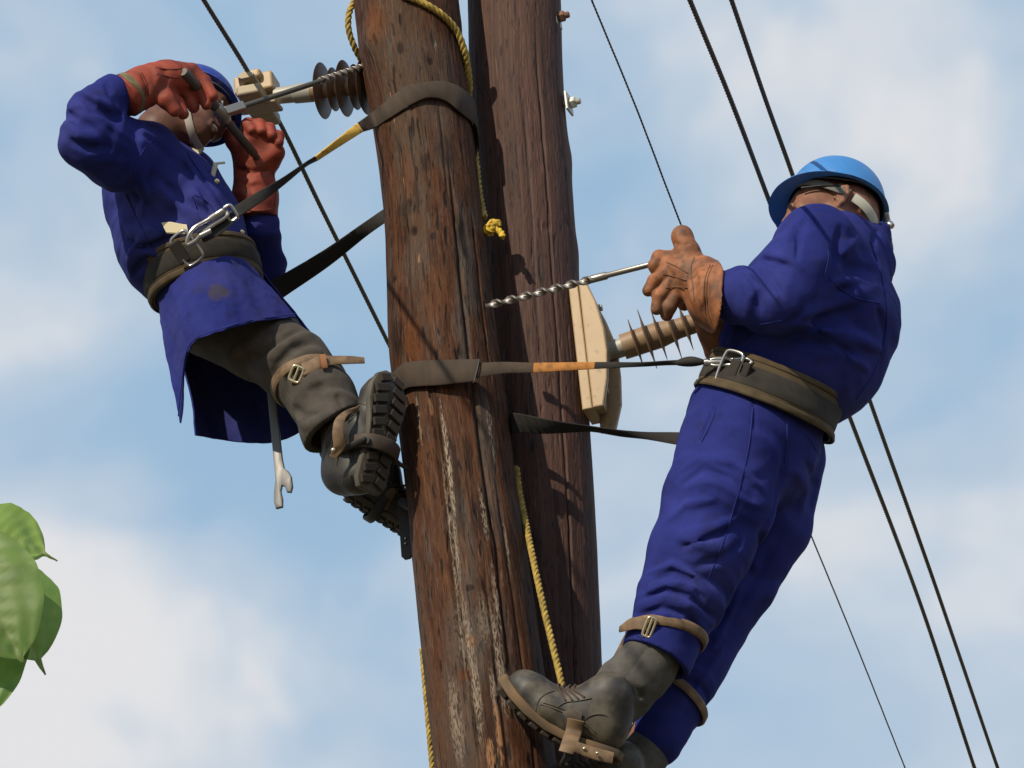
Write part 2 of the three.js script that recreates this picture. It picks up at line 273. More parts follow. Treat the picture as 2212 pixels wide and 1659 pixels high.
const blend = (c, d, t) => [mix(c[0], d[0], t), mix(c[1], d[1], t), mix(c[2], d[2], t)];
const woodAt = (u, v) => { const a = u * 2 * Math.PI - Math.PI; return [a, Y0 + v * (Y1 - Y0), Math.cos(a), Math.sin(a)]; };
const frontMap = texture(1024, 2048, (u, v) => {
  const [a, y, ca, sa] = woodAt(u, v);
  const long = fbm(ca * 9, y * 2.2, sa * 9, 4), grain = fbm(ca * 30, y * 8, sa * 30, 4, 0.6), fine = fbm(ca * 60, y * 22, sa * 60, 3, 0.6), blot = fbm(ca * 4 + 8, y * 5, sa * 4, 4), pit = noise(ca * 40, y * 60, sa * 40), low = fbm(ca * 1.5, y * 0.9 + 4, sa * 1.5, 2);
  const flake = fbm(ca * 10 + 3, y * 11, sa * 10, 5, 0.62), gouge = noise(ca * 15 + 7, y * 17, sa * 15) + 0.35 * fine, chip = noise(ca * 22 + 1, y * 30, sa * 22) + 0.3 * fine;
  let c = blend([0.085, 0.034, 0.018], [0.165, 0.085, 0.05], smooth(-0.4, 0.4, 0.3 * long + 1.0 * flake + 0.25 * grain));
  c = blend(c, [0.19, 0.078, 0.03], 0.6 * smooth(0.08, 0.45, blot + 0.5 * flake));
  c = blend(c, [0.034, 0.02, 0.016], 0.8 * smooth(0.1, 0.45, -blot + 0.8 * flake - 0.1));
  c = blend(c, [0.125, 0.1, 0.078], 0.5 * smooth(0.02, 0.36, long * 0.3 + low + 0.8 * flake + 0.25 * fine));
  c = blend(c, [0.14, 0.145, 0.16], 0.6 * smooth(0.22, 0.45, fbm(ca * 6 + 2, y * 6 + 5, sa * 6, 3) + 0.4 * fine));
  c = blend(c, [0.016, 0.011, 0.01], 0.9 * smooth(0.33, 0.47, gouge));
  c = blend(c, [0.28, 0.16, 0.1], 0.35 * smooth(0.42, 0.58, chip));
  const w = 1.5 * fine + 0.9 * grain;
  c = blend(c, [0.15, 0.145, 0.145], 0.7 * marks(grey, a, y, w));
  c = blend(c, [0.25, 0.095, 0.03], 0.65 * marks(orange, a, y, w));
  c = blend(c, [0.02, 0.013, 0.011], 0.85 * marks(tar, a, y, w));
  c = blend(c, [0.66, 0.62, 0.56], 0.92 * marks(paintedGlints, a, y, 1.6 * pit + 2.4 * fine) * smooth(-0.2, 0.3, pit + fine + 0.2));
  c = blend(c, [0.62, 0.36, 0.21], 0.8 * marks(fresh, a, y, 1.2 * pit + 2 * fine));
  c = blend(c, [0.015, 0.01, 0.009], 0.7 * smooth(0.42, 0.62, pit));
  c = blend(c, [0.33, 0.2, 0.13], 0.6 * smooth(0.44, 0.6, noise(ca * 45 + 9, y * 14, sa * 45)));
  for (const k of front.cracks) { if (y < k.y0 || y > k.y1) continue; const t = (y - k.y0) / (k.y1 - k.y0), e = bw(a, k.a + 0.05 * fbm(y * 3, k.a * 9, front.s, 3) + 0.012 * noise(y * 25, k.a, 1)); c = blend(c, [0.012, 0.008, 0.007], 0.7 * Math.exp(-(e * e) / (k.w * k.w * 0.2)) * smooth(0, 0.12, t) * smooth(1, 0.85, t)); }
  const g = 1 + 0.45 * fine + 0.18 * grain; const t = 0.5 * g; return map01([c[0] * t, c[1] * t * 0.88, c[2] * t * 0.74]);
});
const rearMap = texture(1024, 2048, (u, v) => {
  const [a, y, ca, sa] = woodAt(u, v);
  const long = fbm(ca * 9 + 5, y * 0.8, sa * 9, 4), grain = fbm(ca * 40 + 3, y * 2.4, sa * 40, 4, 0.6), fine = fbm(ca * 60, y * 18 + 9, sa * 60, 3, 0.6), pit = noise(ca * 26 + 4, y * 34, sa * 26), blot = fbm(ca * 3 + 2, y * 4, sa * 3, 4);
  let c = blend([0.112, 0.044, 0.03], [0.185, 0.088, 0.062], smooth(-0.45, 0.45, long + 0.5 * grain));
  const flk = fbm(ca * 11 + 3, y * 5, sa * 11, 4, 0.6), gou = noise(ca * 16 + 2, y * 20, sa * 16) + 0.3 * fine;
  c = blend(c, [0.055, 0.026, 0.02], 0.7 * smooth(0.08, 0.45, -blot + 0.5 * grain + 0.4 * flk));
  c = blend(c, [0.22, 0.115, 0.085], 0.5 * smooth(0.1, 0.45, flk + 0.3 * long));
  c = blend(c, [0.016, 0.01, 0.009], 0.8 * smooth(0.42, 0.56, gou));
  c = blend(c, [0.018, 0.011, 0.01], 0.75 * smooth(0.46, 0.62, pit));
  c = blend(c, [0.34, 0.2, 0.14], 0.65 * smooth(0.52, 0.66, noise(ca * 30 + 19, y * 16, sa * 30)));
  for (const k of rear.cracks) { if (y < k.y0 || y > k.y1) continue; const t = (y - k.y0) / (k.y1 - k.y0), e = bw(a, k.a + 0.05 * fbm(y * 3, k.a * 9, rear.s, 3) + 0.012 * noise(y * 25, k.a, 1)); c = blend(c, [0.012, 0.008, 0.007], 0.8 * Math.exp(-(e * e) / (k.w * k.w * 0.25)) * smooth(0, 0.12, t) * smooth(1, 0.85, t)); }
  const g = 1 + 0.45 * fine + 0.35 * grain; return map01([c[0] * g * 0.45, c[1] * g * 0.43, c[2] * g * 0.41]);
});
const woodBump = (off) => texture(512, 2048, (u, v) => { const [a, y, ca, sa] = woodAt(u, v); const h = 0.55 + 0.24 * fbm(ca * 28 + off, y * 10, sa * 28, 4, 0.65) + 0.3 * fbm(ca * 12 + 3, y * 9 + off, sa * 12, 4, 0.65) + 0.16 * fbm(ca * 40, y * 50 + off, sa * 40, 2) - 0.4 * smooth(0.34, 0.55, noise(ca * 15 + 7, y * 17, sa * 15)); return [h, h, h]; }, false);
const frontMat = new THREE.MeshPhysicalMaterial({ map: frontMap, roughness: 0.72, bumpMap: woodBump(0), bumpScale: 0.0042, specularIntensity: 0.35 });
const rearMat = new THREE.MeshStandardMaterial({ map: rearMap, roughness: 0.78, bumpMap: woodBump(5), bumpScale: 0.004 });
{
  const a = thing('utility_pole', V(frontPole(0).x, 0, 0), 'nearer wooden utility pole with dark tar stains and pale painted glints', 'pole');
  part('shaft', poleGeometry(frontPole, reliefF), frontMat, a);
  const b = thing('utility_pole', V(rearPole(0).x, 0, rearPole(0).z), 'smoother reddish brown utility pole standing behind the stained pole', 'pole');
  part('shaft', poleGeometry(rearPole, reliefR), rearMat, b);
}

// ───────────── wires ─────────────
const steel = mat(0.11, 0.1, 0.085, 0.55, { metalness: 0.35 });
const AZ = 11.4 * rad, along = V(Math.sin(AZ), 0, -Math.cos(AZ));        // the line runs away to the right
// meet a line of sight with the upright plane through a point along the line
function onLine(px, py, through) { const d = sight(px, py), n = along.clone().cross(V(0, 1, 0)), t = through.clone().sub(camera.position).dot(n) / d.dot(n); return d.multiplyScalar(t).add(camera.position); }
function span(through, list, R, strands, pitch, label, name = 'overhead_wire') {
  const pts = list.map(([x, y]) => (x === null ? through.clone() : onLine(x, y, through)));
  const n = pts.length, go = (a, b, L) => b.clone().addScaledVector(dirAt(a, b), L);
  const all = [go(pts[1], pts[0], 2.6), ...pts, go(pts[n - 2], pts[n - 1], 6)];
  const c = curve(all, 900);
  const o = thing(name, c[0], label, 'wire', 'wires of the overhead line');
  part('conductor', [...laid(c, R, strands, pitch, 6), tube(c, R * 0.6, 6)], steel, o);
  return o;
}
const clampAt = P(556, 196, -0.115);
span(clampAt, [[440, 0], [537, 158], [null], [592, 243], [700, 462], [838, 740]], 0.0062, 6, 0.09, 'stranded wire held by the clamp beside the lineman in the coat');
const w1 = P(1750, 640, -0.62);
span(w1, [[1490, 0], [1580, 220], [1675, 470], [1835, 900], [1990, 1310], [2105, 1659]], 0.0064, 6, 0.085, 'left one of the two thick wires behind the lineman in overalls');
const w2 = P(1800, 640, -0.66);
span(w2, [[1580, 0], [1650, 205], [1718, 395], [1870, 840], [2015, 1250], [2155, 1659]], 0.0062, 6, 0.085, 'right one of the two thick wires behind the lineman in overalls');
const w3 = P(1560, 700, -0.45);
span(w3, [[1278, 0], [1375, 235], [1475, 495], [1745, 1140], [1850, 1395], [1955, 1659]], 0.0028, 3, 0.04, 'thin wire passing behind the orange brown glove and the overalls');

// ───────────── insulators ─────────────
const porcelain = mat(0.27, 0.17, 0.09, 0.42), shedDark = mat(0.11, 0.067, 0.043, 0.5), alu = mat(0.36, 0.35, 0.3, 0.55, { metalness: 0.2 });
const beige = tintMat(0.42, 0.3, 0.165, 0.45), beigeDull = tintMat(0.36, 0.29, 0.185, 0.5);
function tintMat(r, g, b, rough) {                                 // painted or galvanised metal with grime in specks
  const t = texture(256, 256, (u, v) => { const n = fbm(u * 9, v * 9, 2.2, 4, 0.6), s = noise(u * 60, v * 60, 5); const k = 1 + 0.22 * n - 0.35 * smooth(0.38, 0.6, s); return map01([r * k, g * k, b * k]); });
  return new THREE.MeshStandardMaterial({ map: t, roughness: rough });
}
function shed(A, ax, R, r0, th) { return turned(A.clone().addScaledVector(ax, -th), A.clone().addScaledVector(ax, th), [[0, r0], [0.3, R * 0.62], [0.42, R - 0.0012], [0.5, R], [0.58, R - 0.0012], [0.72, R * 0.62], [1, r0]], 40); }
{
  const tip = P(606, 206, -0.096), root = hitPole(frontPole, 806, 184, -0.01); root.z = -0.03; const rt = P(815, 184, -0.03);
  const ax = dirAt(rt, tip), L = rt.distanceTo(tip);
  const at = (t) => tip.clone().lerp(rt, t);
  const o = thing('post_insulator', rt, 'brown ribbed insulator on the nearer pole with a wire clamp at its tip', 'insulator', 'line post insulators');
  part('end_fitting', turned(at(-0.05), at(0.34), [[0, 0.001], [0, 0.021], [0.25, 0.0215], [0.5, 0.022], [0.52, 0.0245], [0.98, 0.0255], [1, 0.018]]), alu, o);
  part('core', turned(at(0.26), at(1.1), [[0, 0.02], [0, 0.025], [0.18, 0.025], [0.2, 0.019], [1, 0.019], [1, 0.001]]), porcelain, o);
  [[697, 196, 62], [721, 193, 48], [745, 191, 62], [768, 188, 50], [790, 186, 63]].forEach(([x, y, r]) => { const p = P(x, y, mix(-0.096, -0.03, (x - 606) / 209)); part('shed', shed(p, ax, RM(r, p), 0.019, 0.0065), shedDark, o); });
  // clamp: trough under the wire and a bolted keeper above it
  const wd = dirAt(onLine(537, 158, clampAt), onLine(592, 243, clampAt)), up = V(0, 1, 0), side = wd.clone().cross(up).normalize(), cu = side.clone().cross(wd).normalize();
  const c = thing('wire_clamp', clampAt, 'beige cast clamp gripping the wire at the insulator tip', 'clamp');
  const body = []; const N = 18, tr = [];
  for (let i = 0; i <= N; i++) { const t = i / N * 2 - 1, q = clampAt.clone().addScaledVector(wd, t * 0.105).addScaledVector(cu, -0.014 - 0.02 * (1 - t * t) + 0.006); tr.push([q.clone().addScaledVector(side, -0.03 * (1 - 0.35 * t * t)), q.clone().addScaledVector(side, 0.03 * (1 - 0.35 * t * t))]); }
  part('trough', [strap(tr, 0.02), seat(rbox(0.062, 0.03, 0.19, 0.008, 3), clampAt.clone().addScaledVector(cu, -0.042), side, cu), seat(rbox(0.118, 0.012, 0.06, 0.005, 2), P(556, 231, -0.1), ax.clone().negate(), cu)], beigeDull, c);
  part('keeper', [seat(rbox(0.036, 0.05, 0.075, 0.007, 3), clampAt.clone().addScaledVector(cu, 0.006).addScaledVector(side, -0.033), side, cu), seat(rbox(0.036, 0.05, 0.075, 0.007, 3), clampAt.clone().addScaledVector(cu, 0.006).addScaledVector(side, 0.033), side, cu), seat(rbox(0.05, 0.026, 0.11, 0.009, 3), clampAt.clone().addScaledVector(cu, 0.022), side, cu)], beige, c);
  for (const s of [-1, 1]) { const b = clampAt.clone().addScaledVector(side, 0.034 * s).addScaledVector(cu, 0.03); part('bolt', [turned(b, b.clone().addScaledVector(cu, 0.018), [[0, 0.001], [0, 0.009], [0.7, 0.009], [0.72, 0.005], [1, 0.005], [1, 0.001]], 6)], alu, c); }
}
{
  const root = P(1296, 766, -0.17), tip = P(1612, 661, -0.113), ax = dirAt(root, tip), L = root.distanceTo(tip), at = (t) => root.clone().lerp(tip, t);
  const o = thing('post_insulator', root, 'pale brown ribbed insulator bolted by a beige bracket to the rear pole', 'insulator', 'line post insulators');
  part('end_fitting', turned(at(0.0), at(0.17), [[0, 0.001], [0, 0.026], [0.3, 0.026], [0.36, 0.0215], [0.55, 0.0215], [0.62, 0.024], [0.98, 0.024], [1, 0.015]]), alu, o);
  part('core', turned(at(0.155), at(1), [[0, 0.015], [0, 0.0315], [0.05, 0.032], [0.3, 0.0325], [0.45, 0.025], [1, 0.0235], [1, 0.001]]), mat(0.27, 0.18, 0.105, 0.5), o);
  const S = [[1373, 750, 54], [1398, 735, 68], [1424, 729, 57], [1453, 721, 66], [1481, 711, 55], [1508, 701, 68], [1533, 692, 56], [1560, 682, 60]];
  S.forEach(([x, y, r]) => { const p = at((x - 1296) / 316); part('shed', shed(p, ax, RM(r, p), 0.022, 0.0055), mat(0.25, 0.165, 0.1, 0.5), o); });
  part('tip_fitting', turned(at(0.99), at(1.1), [[0, 0.001], [0, 0.026], [0.9, 0.026], [1, 0.001]]), alu, o);
  // bracket against the rear pole: back plate with two tapering ribs and a boss
  const q = rearPole(root.y), upx = dirAt(V(rearPole(root.y - 0.3).x, root.y - 0.3, rearPole(root.y - 0.3).z), V(rearPole(root.y + 0.3).x, root.y + 0.3, rearPole(root.y + 0.3).z));
  const c = P(1262, 758, -0.145), X = V(0.94, 0, 0.22).normalize(), Z = X.clone().cross(upx).normalize();
  const put = (g, x, y, z) => seat(g, c.clone().addScaledVector(X, x).addScaledVector(upx, y).addScaledVector(Z, z), X, upx);
  const bracket = thing('insulator_bracket', c, 'beige cast bracket with tapering ribs on the side of the rear pole', 'bracket');
  part('back_plate', [put(prism([[-0.01, 0.165], [0.008, 0.165], [0.009, 0], [0.009, -0.168], [-0.01, -0.168]], 0.1, 0.003), 0, 0, -0.01)], beige, bracket);
  part('web', [put(prism([[0.0, 0.15], [0.02, 0.15], [0.034, 0], [0.026, -0.155], [0.0, -0.155]], 0.05, 0.003), 0.004, 0, -0.012)], beige, bracket);
  part('rib', [put(prism([[0.0, 0.162], [0.012, 0.162], [0.03, 0.105], [0.042, 0.03], [0.044, -0.03], [0.036, -0.1], [0.02, -0.166], [0.0, -0.166]], 0.02, 0.004), 0.0165, 0, 0.03)], beige, bracket);
  part('rib', [put(prism([[0.0, 0.16], [0.016, 0.16], [0.036, 0.105], [0.056, 0.03], [0.056, -0.05], [0.05, -0.12], [0.03, -0.18], [0.0, -0.18]], 0.018, 0.004), 0.012, -0.014, -0.055)], beige, bracket);
  part('boss', [turned(at(-0.06), at(0.02), [[0, 0.001], [0, 0.033], [0.5, 0.033], [0.9, 0.03], [1, 0.026]])], beige, bracket);
  for (const y of [0.11, -0.11]) part('bolt', turned(c.clone().addScaledVector(X, 0.012).addScaledVector(upx, y).addScaledVector(Z, -0.01), c.clone().addScaledVector(X, 0.05).addScaledVector(upx, y).addScaledVector(Z, -0.01), [[0, 0.001], [0, 0.016], [0.4, 0.016], [0.42, 0.009], [1, 0.009], [1, 0.001]], 6), alu, bracket);
}
// through-bolts on the right flank of the rear pole
const rust = mat(0.2, 0.1, 0.06, 0.75), zinc = mat(0.5, 0.49, 0.44, 0.5, { metalness: 0.4 });
[[1202, 38, 'upper through-bolt with a rusty nut on the rear pole'], [1226, 224, 'lower through-bolt with a pale nut on the rear pole']].forEach(([x, y, label], i) => {
  const p = P(x, y, rearPole(P(x, y, -0.03).y).z + 0.03), q = rearPole(p.y), X = V(0.96, 0, 0.28).normalize();
  const o = thing('through_bolt', p, label, 'bolt', 'through-bolts in the rear pole');
  part('washer', seat(rbox(0.006, 0.05, 0.05, 0.0015), p.clone().addScaledVector(X, 0.003), X, V(0, 1, 0.1)), zinc, o);
  part('nut', turned(p.clone().addScaledVector(X, 0.006), p.clone().addScaledVector(X, 0.022), [[0, 0.001], [0, 0.0125], [0.15, 0.0145], [0.85, 0.0145], [1, 0.0125], [1, 0.001]], 6), i ? zinc : rust, o);
  part('thread', turned(p.clone().addScaledVector(X, -0.06), p.clone().addScaledVector(X, 0.034), [[0, 0.001], [0, 0.0085], ...Array.from({ length: 24 }, (_, k) => [0.62 + k * 0.0155, k % 2 ? 0.0088 : 0.0078]), [1, 0.007], [1, 0.001]], 14), i ? zinc : rust, o);
});

// ───────────── yellow rope ─────────────
const ropeMat = new THREE.MeshStandardMaterial({ vertexColors: true, roughness: 0.75 });
const ropeTint = (g) => tint(g, (v) => { const n = fbm(v.x * 60, v.y * 60, v.z * 60, 3), k = smooth(-0.4, 0.5, n); return [mix(0.23, 0.5, k), mix(0.16, 0.35, k), mix(0.03, 0.07, k)]; });
{
  const o = thing('yellow_rope', hitPole(frontPole, 1000, 100, 0.01), 'yellow twisted rope wound round the nearer pole and hanging beside it', 'rope');
  const H = (x, y, off = 0.01) => hitPole(frontPole, x, y, off);
  const leftSide = [P(812, -95, 0.02), P(778, -45, 0.01), P(768, -5, 0.0), P(754, 30, 0.0), P(753, 62, -0.01), P(764, 98, -0.03), P(780, 128, -0.06), P(800, 150, -0.1)];
  part('rope_turn', ropeTint(joined(laid(curve(leftSide, 170), 0.0085, 3, 0.045, 7))), ropeMat, o);
  const y0 = H(905, 5).y; const across = [onPole(frontPole, -0.9, y0 + 0.16, 0.009), H(860, -16, 0.009), H(905, 2, 0.009), H(950, 28, 0.009), H(985, 65, 0.01), H(1002, 105, 0.011), P(1010, 145, 0.02), P(1014, 185, -0.01), P(1012, 215, -0.03), P(1020, 290, -0.06), P(1028, 345, -0.045), P(1036, 420, -0.03), P(1047, 470, -0.005)];
  part('rope_turn', ropeTint(joined(laid(curve(across, 420), 0.0092, 3, 0.045, 7))), ropeMat, o);
  const K = P(1062, 492, 0.012), knot = []; for (let i = 0; i <= 140; i++) { const t = i / 140 * 2 * Math.PI * 1.5; knot.push(K.clone().add(V(0.013 * Math.cos(t) + 0.004 * Math.cos(3.1 * t), 0.012 * Math.sin(t * 1.3) , 0.011 * Math.sin(t) + 0.004 * Math.cos(2 * t)))); }
  part('knot', ropeTint(joined([...laid(knot, 0.0085, 3, 0.04, 6), ...laid(curve([K, P(1080, 500, 0.02), P(1086, 512, 0.03)], 30), 0.0085, 3, 0.04, 6)])), new THREE.MeshStandardMaterial({ vertexColors: true, roughness: 0.7, color: new THREE.Color(1.5, 1.45, 0.6) }), o);
  const tail = [P(1116, 1010, -0.06), P(1122, 1060, -0.045), P(1134, 1120, 0.0), P(1150, 1200, 0.06), P(1176, 1320, 0.11), P(1200, 1420, 0.14), P(1216, 1490, 0.165), P(1224, 1540, 0.18)];
  part('hanging_end', ropeTint(joined(laid(curve(tail, 420), 0.0083, 3, 0.042, 7))), ropeMat, o);
  const low = [1400, 1480, 1560, 1640, 1720].map((y, i) => { const p = P(912 + (y - 1400) * 0.085, y, -0.02); return p; });
  part('hanging_end', ropeTint(joined(laid(curve(low, 200), 0.0075, 3, 0.042, 6))), ropeMat, o);
}
// ───────────── soft bodies: distance fields and their skin ─────────────
const cam3 = (x, y, z) => V(x, y, z).applyQuaternion(camera.quaternion);
class Field {
  constructor(k = 0.02) { this.k = k; this.p = []; this.f = []; this.w = []; this.fine = true; }
  // limb through points [sheet x, sheet y, depth, radius on the sheet]; o: k blend, zs widening along z, op 1 add / -1 cut
  limb(list, o = {}) { const q = list.map(([x, y, z, r]) => { const c = P(x, y, z); return { c, r: RM(r, c) }; }); return this.bones(q, o); }
  bones(q, o = {}) { if (q.length === 1) q = [q[0], q[0]]; for (let i = 0; i < q.length - 1; i++) this.p.push({ a: q[i].c, b: q[i + 1].c, ra: q[i].r, rb: q[i + 1].r, k: o.k ?? this.k, zs: o.zs ?? 1, op: o.op ?? 1, pl: null, end: o.end ?? null }); return this; }
  ball(c, r, o = {}) { return this.bones([{ c, r }], o); }
  cut(at, n, k = 0.003) { this.p.push({ pl: n.clone().normalize(), a: at, b: at, ra: 0, rb: 0, k, op: 0 }); return this; }   // removes the side n points to
  // fold drawn over the surface: amp metres (ridge +, groove -), width metres
  fold(amp, wid, pts) { this.f.push({ amp: amp * (this.fm ?? 1.55), wid: wid * 0.92, raw: pts, pts: null }); return this; }
  folds(list) { for (const [amp, wid, ...pts] of list) this.fold(amp / 1000, wid / 1000, pts); return this; }
  // field of creases: round a point, running across the axis
  crease(x, y, z, R, axis, fa, fc, amp, s = 0) { const c = P(x, y, z), a = axis.clone().normalize(), u = V(0.31, 0.2, 1).cross(a).normalize(), v = a.clone().cross(u); this.w.push({ c, R: RM(R, c), a, u, v, fa, fc, amp: amp / 1000 * 1.7 * (this.cm ?? 1), s }); return this; }
  base(x, y, z, list = this.p) {
    let d = 1e3;
    for (let i = 0; i < list.length; i++) {
      const q = list[i];
      if (q.pl) { const e = (x - q.a.x) * q.pl.x + (y - q.a.y) * q.pl.y + (z - q.a.z) * q.pl.z; const h = Math.max(q.k - Math.abs(d - e), 0) / q.k; d = Math.max(d, e) + h * h * q.k * 0.25; continue; }
      const s = q.zs, bx = q.b.x - q.a.x, by = q.b.y - q.a.y, bz = (q.b.z - q.a.z) / s, px = x - q.a.x, py = y - q.a.y, pz = (z - q.a.z) / s, bb = bx * bx + by * by + bz * bz;
      let h = bb > 1e-12 ? (px * bx + py * by + pz * bz) / bb : 0; h = h < 0 ? 0 : h > 1 ? 1 : h;
      const ex = px - bx * h, ey = py - by * h, ez = pz - bz * h; let e = Math.sqrt(ex * ex + ey * ey + ez * ez) - (q.ra + (q.rb - q.ra) * h);
      if (q.end) { const u = (x - q.end[0].x) * q.end[1].x + (y - q.end[0].y) * q.end[1].y + (z - q.end[0].z) * q.end[1].z; if (u > e) e = u; }
      if (q.op > 0) { const t = Math.max(q.k - Math.abs(d - e), 0) / q.k; d = Math.min(d, e) - t * t * q.k * 0.25; }
      else { e = -e; const t = Math.max(q.k - Math.abs(d - e), 0) / q.k; d = Math.max(d, e) + t * t * q.k * 0.25; }
    }
    return d;
  }
  ready() { for (const f of this.f) if (!f.pts) f.pts = f.raw.map((q) => (q.isVector3 ? q : this.hit(q[0], q[1]))); }
  relief(x, y, z) {
    let d = this.micro ? this.micro * (0.0011 * noise(x * 21, y * 21, z * 21) + 0.0007 * noise(x * 48, y * 48, z * 48)) : 0;
    for (const f of this.f) {
      let m = 1e9, tt = 0; const P_ = f.pts, n = P_.length - 1;
      if (x < f.bx0 || x > f.bx1 || y < f.by0 || y > f.by1 || z < f.bz0 || z > f.bz1) continue;
      for (let i = 0; i < n; i++) { const a = P_[i], b = P_[i + 1], bx = b.x - a.x, by = b.y - a.y, bz = b.z - a.z, px = x - a.x, py = y - a.y, pz = z - a.z; let h = (px * bx + py * by + pz * bz) / (bx * bx + by * by + bz * bz + 1e-12); h = h < 0 ? 0 : h > 1 ? 1 : h; const ex = px - bx * h, ey = py - by * h, ez = pz - bz * h, e = ex * ex + ey * ey + ez * ez; if (e < m) { m = e; tt = (i + h) / n; } }
      const w = f.wid, q = m / (w * w); if (q < 9) d += f.amp * (0.55 * Math.exp(-q) + 0.5 * Math.exp(-1.9 * Math.sqrt(q))) * Math.min(1, 4 * tt * (1 - tt) + 0.25);
    }
    for (const w of this.w) {
      const px = x - w.c.x, py = y - w.c.y, pz = z - w.c.z, r2 = (px * px + py * py + pz * pz) / (w.R * w.R); if (r2 > 4) continue;
      const A = (px * w.a.x + py * w.a.y + pz * w.a.z), U = (px * w.u.x + py * w.u.y + pz * w.u.z), W = (px * w.v.x + py * w.v.y + pz * w.v.z);
      const wp = 0.5 * noise(A * 5 + w.s, U * 7, W * 7), fc = w.fc * 0.5, n = noise(A * w.fa * 1.1 + wp * 2.4 + w.s, U * fc + 3, W * fc + w.s), n2 = noise(A * w.fa * 2.1 + wp * 4 + 5, U * fc * 1.6 + w.s, W * fc * 1.6);
      d += w.amp * Math.exp(-r2 * 1.2) * (1.25 * n + 0.75 * n2 * (0.4 + Math.abs(n)) + 0.5 * Math.max(0, Math.abs(n2) - 0.25));
    }
    return d;
  }
  boxes() { this.ready(); for (const f of this.f) { const m = f.wid * 3; f.bx0 = f.by0 = f.bz0 = 1e9; f.bx1 = f.by1 = f.bz1 = -1e9; for (const p of f.pts) { f.bx0 = Math.min(f.bx0, p.x - m); f.bx1 = Math.max(f.bx1, p.x + m); f.by0 = Math.min(f.by0, p.y - m); f.by1 = Math.max(f.by1, p.y + m); f.bz0 = Math.min(f.bz0, p.z - m); f.bz1 = Math.max(f.bz1, p.z + m); } } }
  // first meeting of a line of sight with the body (or the point where it passes closest)
  // the same on the creased surface
  touch(px, py, lift = 0) { this.boxes(); const d = sight(px, py).normalize(); let p = this.hit(px, py), t = p.clone().sub(camera.position).length() - 0.05; for (let i = 0; i < 80; i++) { p = camera.position.clone().addScaledVector(d, t); let e = this.base(p.x, p.y, p.z); if (Math.abs(e) < 0.04) e -= this.relief(p.x, p.y, p.z); if (e < 0.0004) break; t += Math.max(0.0004, e * 0.6); } return p.addScaledVector(d, -lift); }
  hit(px, py) { const d = sight(px, py).normalize(); let t = 8.4, best = 1e9, bt = t; for (let i = 0; i < 90; i++) { const x = camera.position.x + d.x * t, y = camera.position.y + d.y * t, z = camera.position.z + d.z * t, e = this.base(x, y, z); if (e < best) { best = e; bt = t; } if (e < 0.0006) break; t += Math.max(0.0006, e * 0.85); if (t > 12.5) break; } return camera.position.clone().addScaledVector(d, bt); }
  // meeting of a ray from outside towards a point
  inward(C, dir, far = 0.5) { let t = far; for (let i = 0; i < 70; i++) { const e = this.base(C.x + dir.x * t, C.y + dir.y * t, C.z + dir.z * t); if (e < 0.0005) break; t -= Math.max(0.0005, e * 0.85); if (t < 0) { t = 0.02; break; } } return t; }
  skin(h, o = {}) {
    this.boxes();
    const lo = V(1e9, 1e9, 1e9), hi = V(-1e9, -1e9, -1e9);
    for (const q of this.p) if (q.op > 0) for (const [c, r] of [[q.a, q.ra], [q.b, q.rb]]) { const m = r + 0.03; lo.min(V(c.x - m, c.y - m, c.z - m - r * (q.zs - 1))); hi.max(V(c.x + m, c.y + m, c.z + m + r * (q.zs - 1))); }
    const B = 8, n = ['x', 'y', 'z'].map((k) => Math.ceil((hi[k] - lo[k]) / h / B) * B + 1), [nx, ny, nz] = n, val = new Float32Array(nx * ny * nz).fill(9), live = [];
    const half = B * h * 0.88, lip = 0.02;
    for (let bz = 0; bz < nz - 1; bz += B) for (let by = 0; by < ny - 1; by += B) for (let bx = 0; bx < nx - 1; bx += B) {
      const cx = lo.x + (bx + B / 2) * h, cy = lo.y + (by + B / 2) * h, cz = lo.z + (bz + B / 2) * h, d0 = this.base(cx, cy, cz);
      if (Math.abs(d0) > half + lip) continue;
      const near = this.p.filter((q) => q.pl || q.op < 0 || this.base(cx, cy, cz, [q]) < d0 + 2 * half + q.k + 0.01);
      live.push(bx, by, bz);
      const has = this.f.length || this.w.length || this.micro;
      for (let k = 0; k <= B; k++) for (let j = 0; j <= B; j++) for (let i = 0; i <= B; i++) { const at = ((bz + k) * ny + by + j) * nx + bx + i; if (val[at] !== 9) continue; const x = lo.x + (bx + i) * h, y = lo.y + (by + j) * h, z = lo.z + (bz + k) * h; let d = this.base(x, y, z, near); if (has && Math.abs(d) < 0.035) d -= this.relief(x, y, z); val[at] = d; }
    }
    const id = new Map(), pos = [], idx = [], key = (i, j, k) => (k * ny + j) * nx + i;
    const E = [[0, 1], [2, 3], [4, 5], [6, 7], [0, 2], [1, 3], [4, 6], [5, 7], [0, 4], [1, 5], [2, 6], [3, 7]];
    const vert = (i, j, k) => {
      const kk = key(i, j, k); if (id.has(kk)) return id.get(kk);
      const v = []; for (let c = 0; c < 8; c++) v.push(val[key(i + (c & 1), j + ((c >> 1) & 1), k + (c >> 2))]);
      let x = 0, y = 0, z = 0, m = 0;
      for (const [a, b] of E) if ((v[a] < 0) !== (v[b] < 0)) { const t = v[a] / (v[a] - v[b]); x += (a & 1) + t * ((b & 1) - (a & 1)); y += ((a >> 1) & 1) + t * (((b >> 1) & 1) - ((a >> 1) & 1)); z += (a >> 2) + t * ((b >> 2) - (a >> 2)); m++; }
      const q = pos.length / 3; pos.push(lo.x + (i + x / m) * h, lo.y + (j + y / m) * h, lo.z + (k + z / m) * h); id.set(kk, q); return q;
    };
